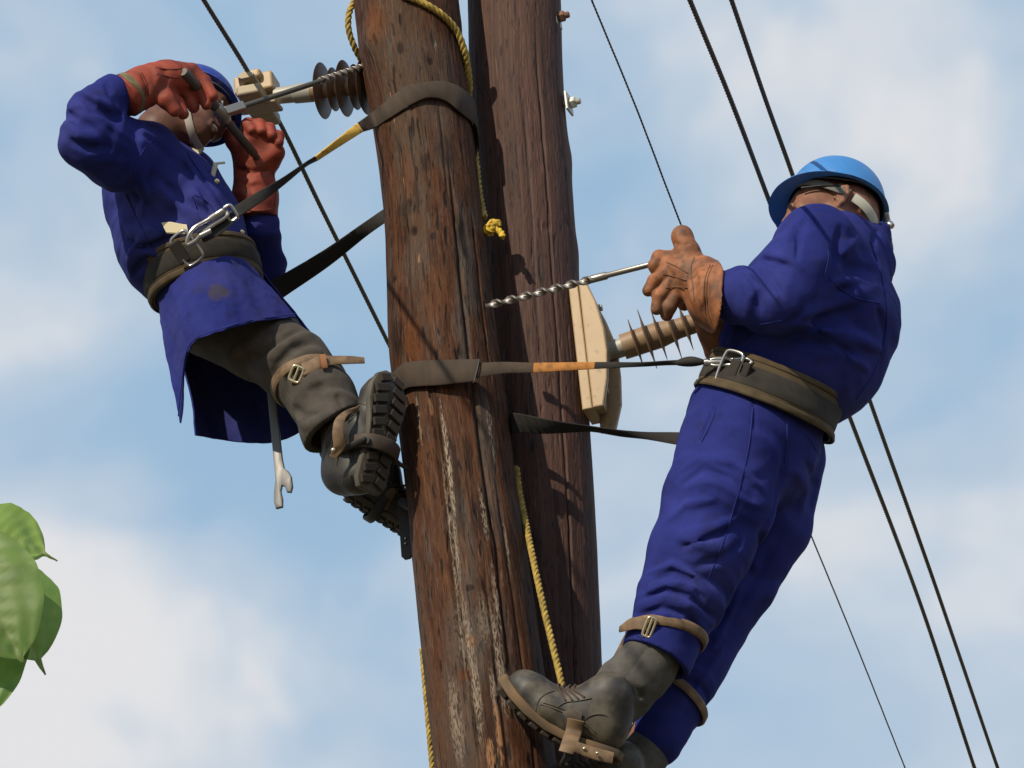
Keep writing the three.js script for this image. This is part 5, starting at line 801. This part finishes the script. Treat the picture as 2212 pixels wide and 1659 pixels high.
  g2.limb([[548, 372, -0.05, 37], [550, 332, -0.035, 42], [556, 310, -0.03, 44]], { k: 0.02 });
  g2.limb([[545, 360, -0.05, 39], [552, 420, -0.07, 47], [555, 500, -0.09, 46]], { k: 0.018, end: [P(555, 472, -0.085), dirAt(P(552, 420, -0.07), P(556, 474, -0.085))] });
  g2.limb([[554, 458, -0.08, 33], [555, 480, -0.088, 38], [556, 520, -0.095, 40]], { op: -1, k: 0.004 });
  g2.limb([[582, 345, -0.04, 26], [594, 330, -0.02, 22]], { k: 0.02 });
  g2.limb([[520, 330, -0.03, 20], [503, 306, -0.01, 15], [496, 280, 0.005, 13], [498, 270, 0.01, 11]], { k: 0.012 });                        // thumb
  g2.limb([[534, 300, -0.045, 18], [530, 274, -0.03, 15], [536, 268, 0.005, 14], [545, 282, 0.02, 12]], { k: 0.006 });
  g2.limb([[556, 296, -0.05, 18], [553, 272, -0.03, 15], [560, 270, 0.005, 14], [566, 286, 0.02, 12]], { k: 0.006 });
  g2.limb([[577, 300, -0.05, 17], [577, 280, -0.03, 14], [582, 278, 0.0, 13], [586, 294, 0.015, 12]], { k: 0.006 });
  g2.limb([[594, 312, -0.045, 15], [598, 294, -0.03, 13], [602, 294, -0.005, 12], [602, 308, 0.005, 11]], { k: 0.006 });
  g2.ball(P(560, 312, 0.035), 0.033, { op: -1, k: 0.02 });
  g2.folds([[-6, 8, [508, 362], [545, 372], [584, 366]], [6, 8, [508, 385], [545, 394], [592, 390]], [-5, 9, [530, 400], [540, 430], [535, 465]]]); g2.crease(550, 410, -0.03, 80, V(0, 1, 0), 16, 10, 4, 6);
  const gB = part('glove', tint(g2.skin(0.003), red(7)), leatherMat, me, 'red suede gauntlet on the far hand, palm towards the viewer');
  for (const q of seamOn(g2, [[[512, 452], [550, 462], [594, 456]], [[512, 446], [550, 456], [594, 450]], [[512, 362], [545, 372], [580, 366]], [[590, 370], [596, 410], [594, 446]]], 0.0014, 0.0003)) part('seam', tint(q, mottled([0.08, 0.018, 0.01], [0.16, 0.032, 0.017], 60, 2)), leatherMat, gB);
  for (const q of seamOn(g1, [[[300, 158], [312, 182], [314, 208]], [[306, 156], [318, 182], [320, 208]], [[336, 146], [366, 150], [392, 148]], [[340, 160], [366, 166], [386, 168]]], 0.0014, 0.0003)) part('seam', tint(q, mottled([0.08, 0.018, 0.01], [0.16, 0.032, 0.017], 60, 2)), leatherMat, gA);
  // boots
  const bm = bootMats([0.02, 0.02, 0.021], [0.05, 0.045, 0.032], [0.11, 0.1, 0.075], 0.16);
  Lm.bootN = boot(me, P(800, 1058, 0.15), dirAt(P(800, 1058, 0.15), P(866, 785, 0.19)), cam3(0.52, -0.2, 0.84), P(740, 942, 0.13), bm, 0.3, 0.8);
  Lm.bootF = boot(me, P(744, 1070, -0.05), dirAt(P(744, 1070, -0.05), P(872, 1152, -0.12)), cam3(-0.5, -0.82, 0.25), P(748, 975, -0.09), bm, 0.235, 0.3);
}
// ───────────── safety straps ─────────────
const strapDark = new THREE.MeshStandardMaterial({ vertexColors: true, roughness: 0.85 });
const brownTint = (s = 0) => (v) => { const n = fbm(v.x * 26 + s, v.y * 26, v.z * 26, 4, 0.6), g = noise(v.x * 200, v.y * 200, v.z * 200); return blend([0.026, 0.017, 0.011], [0.068, 0.045, 0.029], clamp(0.5 + 0.9 * n + 0.2 * g)); };
const darkTint = (s = 0) => (v) => { const n = fbm(v.x * 26 + s, v.y * 26, v.z * 26, 4, 0.6), g = noise(v.x * 200, v.y * 200, v.z * 200); return blend([0.009, 0.009, 0.0095], [0.028, 0.026, 0.024], clamp(0.5 + 0.9 * n + 0.2 * g)); };
const tagTint = (c, d, s) => (v) => { const n = fbm(v.x * 45 + s, v.y * 45, v.z * 45, 4, 0.6), w = smooth(0.22, 0.42, noise(v.x * 120, v.y * 120, v.z * 120 + s)); return blend(blend(c, d, clamp(0.5 + n)), [0.09, 0.07, 0.045], 0.6 * w); };
const E = (x1, y1, z1, x2, y2, z2 = z1) => [P(x1, y1, z1), P(x2, y2, z2)];
const onP = (x1, y1, x2, y2, off = 0.006) => [hitPole(frontPole, x1, y1, off), hitPole(frontPole, x2, y2, off)];
function wrapRows(from, to, a0, a1, off, n) { const rows = []; for (let i = 0; i <= n; i++) { const t = i / n, a = mix(a0, a1, t); rows.push([onPole(frontPole, a, mix(from[0], to[0], t), off), onPole(frontPole, a, mix(from[1], to[1], t), off)]); } return rows; }
const lerpRow = (a, b, t) => [a[0].clone().lerp(b[0], t), a[1].clone().lerp(b[1], t)];
function carabiner(parent, pts, r, gate) { const h = part('snap_hook', [tube(curve(pts, 70, true).slice(0, -1), r, 10, true)], chrome, parent); part('gate', gate, chrome, h); return h; }
{
  const o = thing('safety_strap', P(800, 262, 0.11), 'dark safety strap with a yellow tag from the coated lineman round the pole', 'safety strap', 'linemen safety straps');
  const thin = E(662, 350, 0.2, 664, 357, 0.165), tag1 = E(681, 338, 0.2, 684, 347, 0.165), tag2 = E(771, 266, 0.13, 784, 285, 0.12), pole1 = onP(803, 243, 812, 275, 0.008);
  part('webbing', tint(strap([E(506, 446, 0.235, 513, 471, 0.235), E(560, 412, 0.225, 569, 434, 0.215), E(608, 385, 0.215, 614, 399, 0.19), thin, tag1], 0.004, 60), darkTint(1)), strapDark, o);
  part('yellow_tag', tint(strap([tag1, lerpRow(tag1, tag2, 0.35), lerpRow(tag1, tag2, 0.7), tag2], 0.0055, 40), tagTint([0.6, 0.34, 0.04], [0.8, 0.52, 0.1], 1)), strapDark, o);
  part('webbing', tint(strap([tag2, pole1, onP(830, 222, 842, 255), onP(855, 201, 874, 235), onP(868, 194, 886, 229)], 0.004, 40), brownTint(1)), strapDark, o);
  const rA = onP(1008, 200, 1006, 254, 0.008), ya = [rA[0].y, rA[1].y], yb = [P(832, 462, -0.09).y, P(832, 492, -0.09).y];
  part('wear_pad', tint(strap([onP(862, 190, 882, 229, 0.0105), onP(905, 180, 920, 212, 0.0105), onP(945, 175, 945, 212, 0.0105), onP(975, 180, 968, 221, 0.0105), onP(996, 190, 988, 238, 0.0105), ...wrapRows(ya, [ya[0] - 0.03, ya[1] - 0.035], 1.35, 1.75, 0.0105, 4)], 0.006, 80), brownTint(4)), strapDark, o);
  part('webbing', tint(strap([...wrapRows([ya[0] - 0.035, ya[1] - 0.035], yb, 1.72, 2 * Math.PI - 2.05, 0.005, 16), E(790, 478, -0.1, 792, 510, -0.125), E(700, 540, -0.13, 712, 574, -0.17), E(590, 604, -0.18, 616, 640, -0.22), E(520, 640, -0.18, 545, 690, -0.2)], 0.004, 110), darkTint(5)), strapDark, o);
  const Z = 0.24; carabiner(o, [P(405, 528, Z - 0.01), P(408, 508, Z), P(420, 492, Z + 0.005), P(442, 479, Z + 0.005), P(466, 465, Z + 0.005), P(484, 454, Z), P(492, 462, Z), P(484, 472, Z), P(462, 486, Z), P(438, 504, Z), P(420, 522, Z - 0.005)], 0.0055, [turned(P(432, 510, Z + 0.004), P(456, 499, Z + 0.006), [[0, 0.001], [0, 0.0075], [1, 0.0075], [1, 0.001]], 14), turned(P(452, 474, Z + 0.006), P(482, 456, Z + 0.006), [[0, 0.001], [0, 0.0085], [0.45, 0.0085], [0.46, 0.0075], [0.5, 0.0085], [1, 0.0085], [1, 0.001]], 14)]);
  part('swivel_eye', [...ringBar(P(498, 460, Z), cam3(0.8, 0.5, 0), cam3(-0.5, 0.8, 0.1), 0.02, 0.034, 0.0045)], chrome, o);
  part('hook_guard', tint(strap([E(425, 500, Z - 0.012, 440, 524, Z - 0.012), E(460, 480, Z - 0.012, 476, 506, Z - 0.012), E(500, 455, Z - 0.01, 512, 474, Z - 0.01)], 0.005, 20), darkTint(9)), strapDark, o);
}
{
  const o = thing('safety_strap', P(960, 806, 0.14), 'dark safety strap with an orange tag from the overalls lineman to the pole', 'safety strap', 'linemen safety straps');
  const t1 = E(1286, 782, 0.22, 1284, 797, 0.218), t2 = E(1154, 784, 0.185, 1152, 805, 0.182);
  const L0 = onP(898, 786, 898, 822, 0.006), ya = [L0[0].y, L0[1].y], yb = [P(1106, 893, 0.0).y, P(1108, 936, 0.0).y];
  part('webbing', tint(strap([E(1470, 777, 0.272, 1470, 789, 0.268), E(1440, 779, 0.265, 1440, 789, 0.25), E(1390, 782, 0.25, 1390, 792, 0.24), E(1330, 782, 0.232, 1330, 795, 0.228), t1], 0.004, 40), darkTint(3)), strapDark, o);
  part('orange_tag', tint(strap([t1, lerpRow(t1, t2, 0.5), t2], 0.0055, 30), tagTint([0.28, 0.105, 0.02], [0.5, 0.22, 0.05], 6)), strapDark, o);
  part('webbing', tint(strap([t2, E(1085, 782, 0.168, 1085, 807, 0.166), E(1030, 784, 0.157, 1030, 816, 0.156), E(960, 785, 0.147, 960, 820, 0.146), onP(925, 786, 925, 822, 0.006), L0], 0.004, 40), brownTint(6)), strapDark, o);
  part('wear_pad', tint(strap([E(1036, 776, 0.162, 1024, 824, 0.161), E(990, 777, 0.156, 985, 828, 0.154), E(950, 778, 0.1505, 948, 832, 0.149), onP(915, 779, 912, 834, 0.011), ...wrapRows([ya[0] + 0.012, ya[1] - 0.012], [ya[0] + 0.01, ya[1] - 0.012], -0.75, -1.25, 0.011, 4)], 0.007, 60), brownTint(9)), strapDark, o);
  part('stitching', [tube([E(1036, 776, 0.166, 0, 0)[0], P(1032, 795, 0.167), P(1024, 824, 0.165)], 0.0018, 6)], blackSteel, o);
  part('webbing', tint(strap([...wrapRows([ya[0], ya[1]], yb, -0.72, -2 * Math.PI + 1.7, 0.005, 22), E(1106, 892, 0.012, 1109, 937, -0.012), E(1180, 905, 0.025, 1180, 937, -0.005), E(1240, 915, 0.028, 1240, 934, -0.004), E(1278, 921, 0.028, 1278, 932, -0.006), E(1340, 929, 0.026, 1340, 943, 0.006), E(1400, 933, 0.022, 1400, 950, 0.016), E(1470, 934, 0.02, 1470, 962, 0.025), E(1540, 938, 0.02, 1540, 972, 0.025)], 0.004, 150), darkTint(12)), strapDark, o);
  part('splice', tint(joined([tube(curve([P(1462, 784, 0.272), P(1490, 781, 0.279), P(1520, 782, 0.284)], 20), (t) => 0.006 + 0.006 * Math.sin(Math.PI * t), 10)]), darkTint(2)), strapDark, o);
  const q = R.ring; const z = q.z; carabiner(o, [P(1540, 776, 0.288), P(1580, 776, 0.295), P(1612, 775, z + 0.006), P(1624, 782, z + 0.008), P(1612, 790, z + 0.006), P(1580, 788, 0.295), P(1540, 789, 0.288), P(1530, 782, 0.285)], 0.0042, [turned(P(1522, 783, 0.285), P(1562, 782, 0.292), [[0, 0.001], [0, 0.0085], [0.2, 0.0085], [0.22, 0.0075], [0.9, 0.0075], [1, 0.006], [1, 0.001]], 14)]);
}

// ───────────── augers and spanner ─────────────
const toolSteel = mat(0.3, 0.275, 0.25, 0.4, { metalness: 0.8 }), darkTool = mat(0.1, 0.095, 0.085, 0.5, { metalness: 0.5 });
function flute(A, B, r, pitch, r1 = r) { const L = A.distanceTo(B), ax = dirAt(A, B), u = V(0.2, 1, 0.4).cross(ax).normalize(), v = ax.clone().cross(u), n = Math.ceil(L / pitch * 22), rows = []; for (let i = 0; i <= n; i++) { const t = i / n, a = t * L / pitch * Math.PI * 2, q = A.clone().lerp(B, t), d = u.clone().multiplyScalar(Math.cos(a)).addScaledVector(v, Math.sin(a)); rows.push([q.clone().addScaledVector(d, -r), q.clone().addScaledVector(d, r)]); } return [strap(rows, r * 0.75, 0, 0.8), tube([A, A.clone().lerp(B, 0.5), B], r * 0.42, 8)]; }
{
  const T = P(478, 245, 0.155), tip = P(786, 145, 0.02), at = (t) => T.clone().lerp(tip, t);
  const o = thing('hand_auger', T, 'hand auger with a long cross handle gripped by both red gloves', 'auger', 'hand augers of the linemen');
  part('handle', [turned(P(396, 155, 0.315), P(470, 236, 0.168), [[0, 0.001], [0, 0.0105], [0.06, 0.0135], [0.9, 0.0135], [0.97, 0.011], [1, 0.001]], 18), turned(P(482, 252, 0.145), P(556, 341, 0.0), [[0, 0.001], [0, 0.0105], [0.9, 0.0105], [0.95, 0.0075], [1, 0.0075], [1, 0.001]], 16)], darkTool, o);
  part('socket', [turned(P(466, 230, 0.178), P(490, 262, 0.13), [[0, 0.001], [0, 0.012], [0.2, 0.0165], [0.8, 0.0165], [1, 0.012], [1, 0.001]], 16), seat(rbox(0.055, 0.022, 0.022, 0.003), at(0.09), dirAt(T, tip), V(0, 1, 0))], toolSteel, o);
  part('shank', [turned(at(0.14), at(0.72), [[0, 0.001], [0, 0.0068], [1, 0.0068], [1, 0.001]], 14)], darkTool, o);
  part('screw', flute(at(0.68), at(1.02), 0.0105, 0.036), toolSteel, o);
}
{
  const tip = P(1052, 660, 0.1), H = P(1442, 562, 0.272), at = (t) => tip.clone().lerp(H, t);
  const o = thing('hand_auger', H, 'hand auger with a bright screw tip held by the orange brown gloves', 'auger', 'hand augers of the linemen');
  part('screw', flute(at(0), at(0.6), 0.0098, 0.078), toolSteel, o);
  part('shank', [turned(at(0.58), at(1), [[0, 0.001], [0, 0.0095], [0.2, 0.0095], [0.22, 0.0068], [1, 0.0068], [1, 0.001]], 14)], toolSteel, o);
  part('handle', [turned(P(1447, 548, 0.272), P(1452, 640, 0.262), [[0, 0.001], [0, 0.011], [0.05, 0.0135], [0.95, 0.0135], [1, 0.011], [1, 0.001]], 16)], darkTool, o);
}
{
  const A = P(572, 800, 0.0), B = P(598, 1000, 0.0), up = dirAt(B, A), X = V(1, 0, 0.25).normalize(), k = (x, y) => [x * 0.82 / 910, y / 845];
  const o = thing('spanner', A, 'steel open-ended spanner hanging below the grey trousers', 'spanner');
  const sh = [[-9, 40], [7, 40], [9, 20], [12, -150], [15, -175], [26, -184], [32, -196], [33, -218], [28, -228], [20, -226], [17, -214], [6, -208], [0, -222], [3, -240], [1, -256], [-14, -256], [-17, -242], [-14, -220], [-7, -195], [-7, -170], [-8, 20]];
  const g = prism(sh.map(([x, y]) => k(x, y)), 0.011, 0.002); const lean = new THREE.Matrix4(); g.rotateZ(0.03); part('shaft_and_jaw', creased(seat(g, P(586, 850, 0.0), X, V(-0.02, 1, 0)), 30), mat(0.15, 0.15, 0.15, 0.38), o);
}

// ───────────── climbing irons ─────────────
const ironSteel = mat(0.03, 0.029, 0.028, 0.65, { metalness: 0.2 });
function iron(at, label) { return thing('climbing_iron', at, label, 'climbing iron', 'climbing irons strapped to the boots'); }
{ // right lineman, near leg
  const o = iron(P(1280, 1630, 0.2), 'climbing iron with tan straps on the near boot of the overalls lineman');
  const f = new Field(0.02); f.limb([[1468, 1305, 0.2, 80], [1446, 1356, 0.2, 78], [1425, 1405, 0.2, 77]], {});
  const c = P(1436, 1374, 0.2), ax = dirAt(P(1420, 1415, 0.2), P(1450, 1345, 0.2)).addScaledVector(cam3(1, 0.0, 0), -0.22).normalize(), ref = cam3(0, 0, 1);
  part('calf_strap', tint(band(f, c, ax, ref, -0.012, 0.012, 0.001, 0.0055), tanTint(1)), leatherMat, o);
  const b = f.hit(1402, 1354).add(cam3(0, 0, 0.014)), bx = cam3(0.93, -0.36, 0.1); part('buckle', ringBar(b, bx, cam3(0.36, 0.93, 0), 0.018, 0.042, 0.0032, true), brass, o);
  part('strap_end', tint(strap([E(1405, 1336, 0.285, 1396, 1362, 0.285), E(1380, 1333, 0.28, 1374, 1359, 0.28), E(1362, 1336, 0.265, 1356, 1362, 0.265), E(1340, 1352, 0.24, 1338, 1366, 0.24)], 0.005, 24), tanTint(3)), leatherMat, o);
  part('shank', tint(strap([E(1360, 1390, 0.13, 1350, 1370, 0.13), E(1330, 1450, 0.12, 1318, 1432, 0.12), E(1285, 1540, 0.125, 1268, 1524, 0.125), E(1262, 1620, 0.13, 1240, 1606, 0.13)], 0.008, 24), tanTint(9)), leatherMat, o);
  const K = R.bootN; const bf = K.f;
  part('ankle_strap', tint(strap([[[1214, 1536], [1226, 1560]], [[1236, 1533], [1240, 1560]], [[1258, 1540], [1254, 1566]]].map(([a, q]) => [bf.hit(...a).add(cam3(0, 0, 0.006)), bf.hit(...q).add(cam3(0, 0, 0.006))]), 0.006, 16), brownTint(2)), leatherMat, o);
  part('instep_strap', tint(strap([[[1226, 1550], [1262, 1558]], [[1222, 1575], [1256, 1582]], [[1214, 1600], [1248, 1606]], [[1207, 1622], [1238, 1630]]].map(([a, q], i) => (i < 2 ? [bf.hit(...a).add(cam3(0, 0, 0.012)), bf.hit(...q).add(cam3(0, 0, 0.012))] : [P(...a, 0.262), P(...q, 0.262)])), 0.006, 20), tanTint(5)), leatherMat, o);
  const hp = [[[1246, 1602], [1240, 1624]], [[1270, 1610], [1264, 1634]], [[1298, 1618], [1292, 1643]], [[1326, 1626], [1322, 1650]]].map(([a, q], i) => [P(...a, 0.266 - 0.006 * i), P(...q, 0.266 - 0.006 * i)]);
  const hs = part('heel_strap', tint(strap(hp, 0.007, 20), tanTint(7)), leatherMat, o);
  for (const [x, y] of [[1262, 1617], [1290, 1627]]) { const p = P(x, y, 0.267); part('rivet', new THREE.SphereGeometry(0.0042, 10, 8).translate(p.x, p.y, p.z), brass, hs); }
  part('stirrup', [tube(curve([P(1225, 1628, 0.245), P(1215, 1648, 0.22), P(1222, 1655, 0.17), P(1240, 1640, 0.135)], 24), 0.006, 8)], ironSteel, o);
  part('gaff', [turned(P(1240, 1640, 0.13), P(1172, 1672, 0.06), [[0, 0.001], [0, 0.011], [0.5, 0.009], [1, 0.001]], 10)], ironSteel, o);
}
{ // right lineman, far leg
  const o = iron(P(1400, 1660, 0.0), 'climbing iron on the far lower leg of the overalls lineman');
  const f = new Field(0.02); f.limb([[1500, 1420, 0.0, 78], [1455, 1520, 0.01, 69], [1418, 1600, 0.02, 60]], {});
  const c = P(1466, 1510, 0.005), ax = dirAt(P(1440, 1560, 0.01), P(1490, 1450, 0.0)).addScaledVector(cam3(1, 0.0, 0), 0.35).normalize();
  part('calf_strap', tint(band(f, c, ax, cam3(0, 0, 1), -0.011, 0.011, 0.001, 0.005), tanTint(11)), leatherMat, o);
  part('shank', tint(strap([E(1440, 1520, -0.075, 1425, 1510, -0.075), E(1390, 1620, -0.06, 1372, 1610, -0.06), E(1350, 1720, -0.045, 1330, 1712, -0.045)], 0.008, 20), tanTint(13)), leatherMat, o);
  part('gaff', [turned(P(1330, 1735, -0.03), P(1215, 1745, 0.03), [[0, 0.001], [0, 0.011], [0.5, 0.009], [1, 0.001]], 10)], ironSteel, o);
}
{ // left lineman, near leg
  const o = iron(P(830, 980, 0.15), 'climbing iron with a loose tan strap end on the near leg in grey trousers');
  const f = new Field(0.02); f.limb([[630, 780, 0.085, 74], [668, 828, 0.105, 70], [700, 870, 0.117, 70]], {});
  const c = P(668, 826, 0.105), ax = dirAt(P(690, 858, 0.115), P(645, 795, 0.095)), ref = cam3(0, 0, 1);
  part('calf_strap', tint(band(f, c, ax.clone().addScaledVector(cam3(1, 0, 0), 0.25).normalize(), ref, -0.013, 0.013, 0.001, 0.0055), tanTint(21)), leatherMat, o);
  part('strap_end', tint(strap([E(650, 786, 0.19, 656, 812, 0.195), E(690, 770, 0.185, 694, 795, 0.19), E(720, 769, 0.18, 722, 788, 0.18), E(755, 769, 0.175, 756, 786, 0.175), E(787, 772, 0.17, 788, 785, 0.17)], 0.005, 40), tanTint(24)), leatherMat, o);
  part('keeper', tint(strap([E(690, 767, 0.195, 696, 797, 0.2), E(702, 765, 0.195, 708, 795, 0.197)], 0.008, 6), (v) => [0.24, 0.095, 0.03]), leatherMat, o);
  part('buckle', ringBar(P(640, 808, 0.19), cam3(0.9, -0.35, 0.2), cam3(0.35, 0.9, 0), 0.026, 0.034, 0.0034, true), brass, o);
  part('ankle_strap', tint(strap([E(772, 878, 0.19, 770, 890, 0.18), E(748, 886, 0.205, 752, 898, 0.205), E(724, 906, 0.215, 744, 912, 0.215), E(718, 935, 0.215, 742, 938, 0.215), E(720, 968, 0.2, 748, 958, 0.2), E(712, 985, 0.185, 728, 990, 0.185)], 0.005, 50), tanTint(27)), leatherMat, o);
  { const p = P(720, 972, 0.212); part('rivet', new THREE.SphereGeometry(0.006, 12, 8).translate(p.x, p.y, p.z), brass, o); }
  const K = Lm.bootN, L = K.L; part('sole_strap', tint(strap([[0.095, 0.11, -0.05], [0.1, 0.06, -0.056], [0.103, 0.0, -0.05], [0.105, -0.022, -0.02], [0.105, -0.022, 0.02], [0.103, 0.0, 0.052], [0.1, 0.06, 0.056], [0.095, 0.11, 0.05]].map(([x, u, w]) => [L(x - 0.017, u, w), L(x + 0.017, u, w)]), 0.006, 50), brownTint(12)), leatherMat, o);
  part('shank', [tube(curve([L(0.1, -0.014, -0.056), L(0.08, 0.08, -0.062), P(735, 935, 0.04), P(690, 870, 0.035)], 30), 0.008, 8)], ironSteel, o);
  part('gaff', [turned(L(0.1, -0.01, -0.05), onPole(frontPole, -1.1, L(0.1, 0, 0).y - 0.02, -0.015), [[0, 0.001], [0, 0.01], [0.5, 0.008], [1, 0.001]], 10)], ironSteel, o);
}
{ // left lineman, far leg
  const o = iron(P(870, 1160, -0.04), 'climbing iron with a black shank hanging beside the pole under the far boot');
  const top = P(872, 1090, -0.03), bot = P(877, 1213, -0.03);
  part('shank', [seat(prism([[-0.012, 0.075], [0.012, 0.075], [0.0125, -0.06], [0.006, -0.068], [-0.006, -0.068], [-0.0125, -0.06]], 0.008, 0.0015), P(876, 1150, -0.02), V(1, 0, 0.35), V(-0.02, 1, 0))], ironSteel, o);
  for (const y of [1163, 1174]) { const p = P(876, y, -0.014); part('rivet', new THREE.SphereGeometry(0.0032, 10, 8).translate(p.x, p.y, p.z), chrome, o); }
  const L = Lm.bootF.L; part('ankle_strap', tint(strap([[0.11, 0.02, 0.052], [0.11, 0.08, 0.05], [0.12, 0.112, 0.02], [0.12, 0.112, -0.02], [0.11, 0.08, -0.05], [0.11, 0.02, -0.052]].map(([x, u, w]) => [L(x - 0.014, u, w), L(x + 0.014, u, w)]), 0.006, 40), tanTint(31)), leatherMat, o);
  part('stirrup', [strap([[0.1, 0.05, 0.056], [0.1, -0.005, 0.054], [0.1, -0.02, 0.03], [0.1, -0.02, -0.03], [0.1, -0.005, -0.054], [0.1, 0.05, -0.056]].map(([x, u, w]) => [L(x - 0.014, u, w), L(x + 0.014, u, w)]), 0.006, 40)], ironSteel, o);
  part('gaff', [turned(P(868, 1085, -0.02), onPole(frontPole, -1.3, P(880, 1120, 0).y, -0.01), [[0, 0.001], [0, 0.011], [0.5, 0.009], [1, 0.001]], 10)], ironSteel, o);
}

// ───────────── the tree at the left ─────────────
{
  const leafMat = new THREE.MeshPhysicalMaterial({ vertexColors: true, roughness: 0.5, transmission: 0.34, thickness: 0, side: THREE.DoubleSide, specularIntensity: 0.5 });
  const o = thing('broadleaf_tree', V(-1.75, 0, 4.9), 'tree with large glossy green leaves at the left edge', 'tree');
  // a leaf: base, tip, a point on its right edge at the widest place, how far the midrib bows towards n, how deep it is keeled
  function leaf(A, T, Wp, bow, keel, tone, tipLen = 0.09) {
    const L = A.distanceTo(T), ax = dirAt(A, T), mid = A.clone().lerp(T, 0.5), side = Wp.clone().sub(mid); side.sub(ax.clone().multiplyScalar(side.dot(ax))); const w = side.length(); side.normalize(); const n = ax.clone().cross(side).normalize(), nu = 40, nv = 18, pos = [], idx = [], col = [];
    for (let i = 0; i <= nu; i++) for (let j = -nv; j <= nv; j++) {
      const t = i / nu, s = j / nv, e = Math.pow(Math.sin(Math.PI * Math.min(1, t / (1 - tipLen))), 0.62) * (0.82 + 0.25 * t), ww = t < 1 - tipLen ? w * e * 0.95 + 0.0006 : w * 0.05 * (1 - t) / tipLen + 0.0009, vein = Math.abs(((t - Math.abs(s) * 0.13) * 11) % 1 - 0.5) * 2;
      const q = A.clone().addScaledVector(ax, t * L).addScaledVector(side, s * ww * (1 + 0.012 * Math.sin(t * 31 + tone * 7))).addScaledVector(n, bow * Math.sin(Math.PI * t) * L + keel * (Math.abs(s) - 0.5 * s * s) * ww * 0.8 + 0.001 * Math.cos(vein * Math.PI) * (1 - Math.abs(s) * 0.6) + 0.004 * noise(t * 5 + tone * 9, s * 2, tone) * smooth(1, 0.8, t));
      pos.push(q.x, q.y, q.z);
      const mr = Math.exp(-Math.pow(s * ww / 0.0022, 2)), vr = smooth(0.82, 0.98, vein), m = fbm(q.x * 60, q.y * 60, q.z * 60, 3); let c = blend([0.07, 0.16, 0.035], [0.19, 0.3, 0.06], clamp(tone + 0.5 * m)); c = blend(c, [0.2, 0.26, 0.09], 0.75 * mr + 0.25 * vr); col.push(...c);
    }
    const U = 2 * nv + 1; for (let i = 0; i < nu; i++) for (let j = 0; j < U - 1; j++) { const a = i * U + j, b = a + U; idx.push(a, a + 1, b, b, a + 1, b + 1); }
    const g = new THREE.BufferGeometry(); g.setAttribute('position', new THREE.Float32BufferAttribute(pos, 3)); g.setAttribute('color', new THREE.Float32BufferAttribute(col, 3)); g.setIndex(idx); g.computeVertexNormals(); return g;
  }
  const z = 4.9, hub = P(-95, 1120, z), q = (x, y, d = 0) => P(x, y + 22, z + d);
  part('trunk', [tube(curve([V(-1.75, 0, 4.9), V(-1.72, 0.9, 4.92), V(-1.64, 1.9, 4.9), V(-1.5, 2.7, 4.88)], 40), (t) => 0.055 - 0.03 * t, 14)], mat(0.13, 0.1, 0.075, 0.9), o);
  part('branch', [tube(curve([V(-1.6, 2.15, 4.9), V(-1.3, 2.9, 4.92), hub.clone().add(V(-0.12, -0.04, 0)), hub], 30), (t) => 0.02 - 0.013 * t, 10)], mat(0.13, 0.11, 0.07, 0.9), o);
  const L = (a, t, w, b, k, tone, tl) => part('leaf', leaf(a, t, w, b, k, tone, tl), leafMat, o);
  L(q(-120, 1120, -0.03), q(124, 1190, -0.05), q(40, 1092, -0.07), 0.1, 0.2, 1.0, 0.12);
  L(q(-125, 1105, 0.02), q(49, 1409, 0.05), q(100, 1228, 0.03), 0.06, 0.35, 0.5, 0.03);
  L(q(-80, 1180, -0.03), q(98, 1436, -0.02), q(128, 1275, -0.05), 0.08, 0.4, 0.5, 0.1);
  L(q(-60, 1180, -0.01), q(-28, 1560, 0.02), q(82, 1370, 0.0), 0.05, 0.4, 0.3, 0.08);
  for (let i = 0; i < 26; i++) { const a = hub.clone().add(V(-0.08 - 0.5 * rnd(), -0.25 + 0.55 * rnd(), -0.3 + 0.6 * rnd())), d = V(-0.6 + 0.8 * rnd(), -0.5 - 0.5 * rnd(), -0.6 + 1.2 * rnd()).normalize(), T = a.clone().addScaledVector(d, 0.17 + 0.06 * rnd()); if (T.x > hub.x - 0.01) { T.x = hub.x - 0.02 - 0.1 * rnd(); } const sd = d.clone().cross(V(rnd() - 0.5, 0.3, 1)).normalize(); L(a, T, a.clone().lerp(T, 0.5).addScaledVector(sd, 0.05 + 0.02 * rnd()), 0.08, 0.3, 0.3 + 0.5 * rnd(), 0.09); part('twig', [tube([a, a.clone().lerp(hub, 0.5).add(V(-0.05, 0, 0)), hub.clone().add(V(-0.1, -0.03, 0))], 0.003, 6)], mat(0.1, 0.12, 0.05, 0.8), o); }
}
renderer.render(scene, camera);
